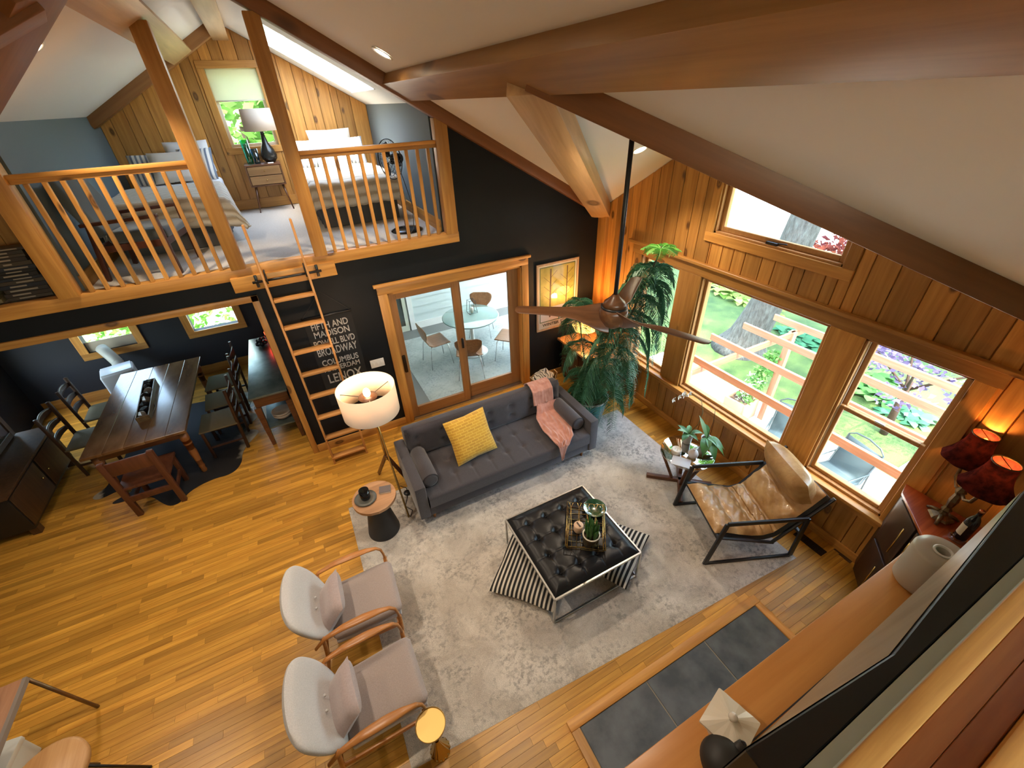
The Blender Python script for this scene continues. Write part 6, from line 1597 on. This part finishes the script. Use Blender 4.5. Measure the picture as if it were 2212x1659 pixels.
# leaves helper
def leafcloud(name, par, m, centers, n, size, rng, flat=.7):
    mb = MB()
    for i in range(n):
        c, rad = rng.choice(centers)
        d = Vector((rng.gauss(0,1), rng.gauss(0,1), rng.gauss(0,1))).normalized()
        rr_ = rad*(rng.random()**.4)
        p = Vector(c) + Vector((d.x*rr_, d.y*rr_, d.z*rr_*flat))
        a = Vector((rng.gauss(0,1), rng.gauss(0,1), rng.gauss(0,.5))).normalized(); b = a.cross(Vector((rng.gauss(0,1), rng.gauss(0,1), rng.gauss(0,1)))).normalized()
        s_ = size*rng.uniform(.6,1.3)
        mb.add([p, p+a*s_*.5+b*s_*.28, p+a*s_, p+a*s_*.5-b*s_*.28], [(0,1,2,3)])
    o = mb.obj(name, m, par); o['kind'] = 'stuff'; return o
def leafm(name, c1, c2, tr=.35):
    m, nt, bs, out = newmat(name); nt.nodes.remove(bs)
    g = nt.nodes.new('ShaderNodeNewGeometry'); r = ramp(nt, [(0,c1),(1,c2)]); nt.links.new(g.outputs['Random Per Island'], r.inputs[0])
    d = nt.nodes.new('ShaderNodeBsdfDiffuse'); t = nt.nodes.new('ShaderNodeBsdfTranslucent'); mx = nt.nodes.new('ShaderNodeMixShader'); mx.inputs[0].default_value = tr
    nt.links.new(r.outputs[0], d.inputs[0]); nt.links.new(r.outputs[0], t.inputs[0]); nt.links.new(d.outputs[0], mx.inputs[1]); nt.links.new(t.outputs[0], mx.inputs[2]); nt.links.new(mx.outputs[0], out.inputs[0]); return m
L1 = leafm('leaf_fresh', (.07,.20,.03), (.20,.38,.08)); L2_ = leafm('leaf_deep', (.03,.11,.03), (.10,.24,.07)); L3 = leafm('leaf_maple', (.10,.025,.035), (.30,.08,.05)); L4 = leafm('leaf_plum', (.08,.06,.12), (.24,.20,.34))
# big oak
ok_ = thing('lawn_tree', 'thick leaning lichen covered tree trunk on the lawn', 'tree', (9.8, 6.1, G))
brk, nt, bs, out = newmat('lichen_bark'); v = coords(nt, (1,1,.25)); f = noise(nt, v, 16, 6, .7); r = ramp(nt, [(.35,(.05,.045,.04)),(.6,(.12,.125,.115)),(.75,(.17,.20,.18))]); nt.links.new(f, r.inputs[0]); nt.links.new(r.outputs[0], bs.inputs['Base Color']); bs.inputs['Roughness'].default_value = .95; bump(nt, bs, f, 1.0, .06)
MB().tube([(0,.0,-.05),(0,-.02,.12),(0,-.08,.4),(0,-.2,.9),(0,-.36,1.6),(0,-.55,3.2),(.1,-.7,5),(.2,-.8,7)], [.75,.60,.46,.40,.36,.33,.30,.22], 22).obj('trunk', brk, ok_)
for a, h in ((.5,5.2),(2.2,5.8),(3.9,5.0),(5.3,6.2)): MB().tube([(.1,-.7,h),(1.2*math.cos(a),-.7+1.2*math.sin(a),h+1.0),(2.8*math.cos(a),-.7+2.8*math.sin(a),h+1.8)], [.14,.09,.04], 8).obj('limb', brk, ok_)
rg = random.Random(41)
leafcloud('foliage', ok_, L1, [((rg.uniform(-1.6,4.5), rg.uniform(-5.5,4.5), rg.uniform(7.0,9.5)), 1.4) for k in range(30)], 9000, .42, rg)  # crown out of view, spread wide and dense to shade the lawn
# red maple
rm = thing('red_maple', 'small red leaved maple beyond the patio', 'tree', (11.9, 5.0, G))
MB().tube([(0,0,-.03),(.05,.03,.6),(.0,.1,1.2)], [.09,.07,.05], 10).obj('trunk', M_bark, rm)
for a in (.3,1.6,2.9,4.2,5.4): MB().tube([(0,.1,1.1),(.6*math.cos(a),.1+.6*math.sin(a),1.6),(1.3*math.cos(a),.1+1.3*math.sin(a),1.9)], [.035,.025,.012], 6).obj('limb', M_bark, rm)
leafcloud('foliage', rm, L3, [((.95*math.cos(k),.1+1.0*math.sin(k)*1.1, 1.7+.3*(k%4)), .55) for k in range(10)], 1500, .16, rg, .5)
pm_ = thing('plum_tree', 'purple leaved small tree beside the drive', 'tree', (9.3, 2.4, G))
MB().tube([(0,0,-.03),(.0,.05,1.2)], [.07,.05], 10).obj('trunk', M_bark, pm_)
for a in (.6,2.0,3.4,4.9): MB().tube([(0,.05,1.0),(.5*math.cos(a),.05+.5*math.sin(a),1.5),(1.0*math.cos(a),.05+1.0*math.sin(a),1.9)], [.03,.02,.01], 6).obj('limb', M_bark, pm_)
leafcloud('foliage', pm_, L4, [((.55*math.cos(k*1.1),.05+.75*math.sin(k*1.1), 1.15+.25*(k%3)), .42) for k in range(9)], 900, .11, rg, .6)
# hostas
def hosta(loc, s_, lab, m, n=60):
    t = thing('hosta', lab, 'plant', loc, rg.uniform(0, 6), 'hostas along the lawn')
    mb = MB()
    for i in range(n):
        az = rg.uniform(0, 2*PI); L = s_*rg.uniform(.18,.34); w = L*.30; li = rg.uniform(.4,1.1); dr = rg.uniform(.7,1.3)
        def fn(u, v, L=L, w=w, li=li, dr=dr, az=az):
            x = L*v; ww = w*max(0, math.sin(min(1, v*.98+.02)*PI))**.6; y = (u-.5)*2*ww; z = li*L*v - dr*L*v*v*.8 + .02
            return (x*math.cos(az)-y*math.sin(az), x*math.sin(az)+y*math.cos(az), max(z, -.01))
        mb.grid(lambda u, v, fn=fn, ox=rg.uniform(-.22,.22)*s_, oy=rg.uniform(-.22,.22)*s_: (fn(u,v)[0]+ox, fn(u,v)[1]+oy, fn(u,v)[2]), 2, 5)
    o = mb.obj('leaf_clump', m, t); o['kind'] = 'stuff'; return t
LH1 = leafm('hosta_leaf', (.06,.20,.05), (.18,.36,.10), .2); LH2 = leafm('hosta_blue', (.04,.15,.07), (.10,.26,.14), .2); LH3 = leafm('hosta_variegated', (.12,.26,.04), (.40,.48,.14), .2)
hs = [((12.9,10.0),1.3,LH3,'furthest hosta beyond the lawn, behind the trunk'),((12.6,9.0),1.4,LH3,'yellow green hosta in the bed behind the tree trunk, next to the furthest one'),((12.5,8.1),1.3,LH3,'yellow green hosta in the middle of the bed behind the trunk'),((12.3,7.2),1.2,LH3,'yellow green hosta close behind the tree trunk'),
      ((11.7,5.9),1.1,LH2,'blue green hosta seen between the two pergola rafters past the post'),((11.5,5.3),1.2,LH2,'blue green hosta in the lawn border, second from the pergola post'),((11.4,4.7),1.2,LH2,'blue green hosta in the lawn border beside the window casing'),
      ((10.8,3.7),1.2,LH1,'green hosta near the red maple, lawn side'),((10.6,3.1),1.4,LH1,'large green hosta in front of the red maple'),((10.3,2.5),1.3,LH2,'blue green hosta by the drive'),((11.3,3.6),1.2,LH1,'green hosta under the red maple')]
for (x, y), s_, m, lab_ in hs: hosta((x, y, G-.02), s_, lab_, m)
# planter with vine at the pergola post
plt = thing('patio_planter', 'square terracotta coloured planter with white flowers at the pergola post', 'planter', (7.34, 4.22, G+.02), R(4))
tc_ = mat('terracotta', (.42,.22,.14), .8)
for (a,b,c,d) in ((-.24,.24,-.24,-.20),(-.24,.24,.20,.24),(-.24,-.20,-.20,.20),(.20,.24,-.20,.20)): MB().box(a,b,c,d,0,.42).obj('side', tc_, plt, .006)
MB().box(-.20,.20,-.20,.20,.02,.36).obj('soil', M_soil, plt)
leafcloud('foliage', plt, LH1, [((.02,-.05,.50),.22),((.12,-.12,.8),.18),((.14,-.16,1.1),.15),((.15,-.2,1.45),.14)], 420, .10, rg, 1)
leafcloud('blossoms', plt, leafm('white_blossom', (.6,.6,.5), (.8,.78,.7), .2), [((0,-.02,.55),.24),((.1,-.1,.9),.16)], 120, .06, rg, 1)
# patio chairs
def pchair(loc, rz, lab):
    t = thing('patio_chair', lab, 'chair', loc, rz, 'patio chairs')
    mt_ = mat('patio_steel', (.03,.045,.05), .4); ms = mat('sling_mesh', (.035,.06,.07), .7)
    for sy in (-1,1):
        MB().tube([(.30,sy*.30,.005),(.26,sy*.30,.55),(-.26,sy*.30,.60),(-.30,sy*.30,.005)], .014, 8).obj('side_frame', mt_, t)
    MB().tube([(.28,-.29,.40),(-.20,-.29,.38),(-.36,-.29,.95),(-.375,-.20,1.02),(-.38,0,1.05),(-.375,.20,1.02),(-.36,.29,.95),(-.20,.29,.38),(.28,.29,.40)], .014, 8, closed=True).obj('seat_frame', mt_, t)
    def sl2(u, v):
        P = [(.27,.405),(-.19,.385),(-.355,.93)]; f = v*2; k = min(int(f),1); q = Vector(P[k]).lerp(Vector(P[k+1]), f-k); return (q.x, (u-.5)*.55, q.y)
    o = MB().grid(sl2, 2, 16).obj('sling', ms, t); m = o.modifiers.new('t','SOLIDIFY'); m.thickness = .006
    return t
_q = pchair((6.85, 2.05, G+.02), R(168), 'steel sling patio chair seen through the double hung window')
dup(_q, (6.9, 3.0, G+.02), R(200), 'steel sling patio chair half hidden by the window mullion')
# shrubs and trees behind the house and the lawn
def bushy(name, loc, label, centers, m, n, size, h=1.5, flat=.8):
    t = thing(name, label, 'tree' if 'tree' in name else 'shrub', loc, 0)
    MB().tube([(0,0,-.04),(.03,.02,h*.5),(0,0,h)], [.11,.08,.05], 8).obj('trunk', M_bark, t)
    leafcloud('foliage', t, m, centers, n, size, rg, flat); return t
bushy('leafy_tree', (-.3, 12.0, G), 'leafy tree filling the loft gable window', [((rg.uniform(-2.2,2.2), rg.uniform(-.6,1.2), rg.uniform(4.6,7.4)), 1.0) for k in range(16)], L1, 2600, .26, 5.5)
bushy('garden_shrub', (-3.6, 11.6, G), 'sunny green shrub outside the vented dining window', [((rg.uniform(-1.2,1.2), 0, rg.uniform(1.2,3.2)), .8) for k in range(7)], L1, 900, .22)
bushy('garden_shrub', (-8.0, 8.4, G), 'green shrub outside the dining side window', [((0, rg.uniform(-1.8,1.8), rg.uniform(1.0,3.0)), .8) for k in range(8)], L1, 900, .22)
for k, (x, y, lab_) in enumerate(((16,17,'round shrub at the far end of the lawn, behind the hostas'),(20,1.0,'shrub far behind the purple tree'))):
    bushy('border_shrub', (x, y, G), lab_, [((rg.uniform(-1,1), rg.uniform(-1.4,1.4), rg.uniform(.6,1.8)), .9) for q in range(6)], (L1, L2_)[k % 2], 900, .26)
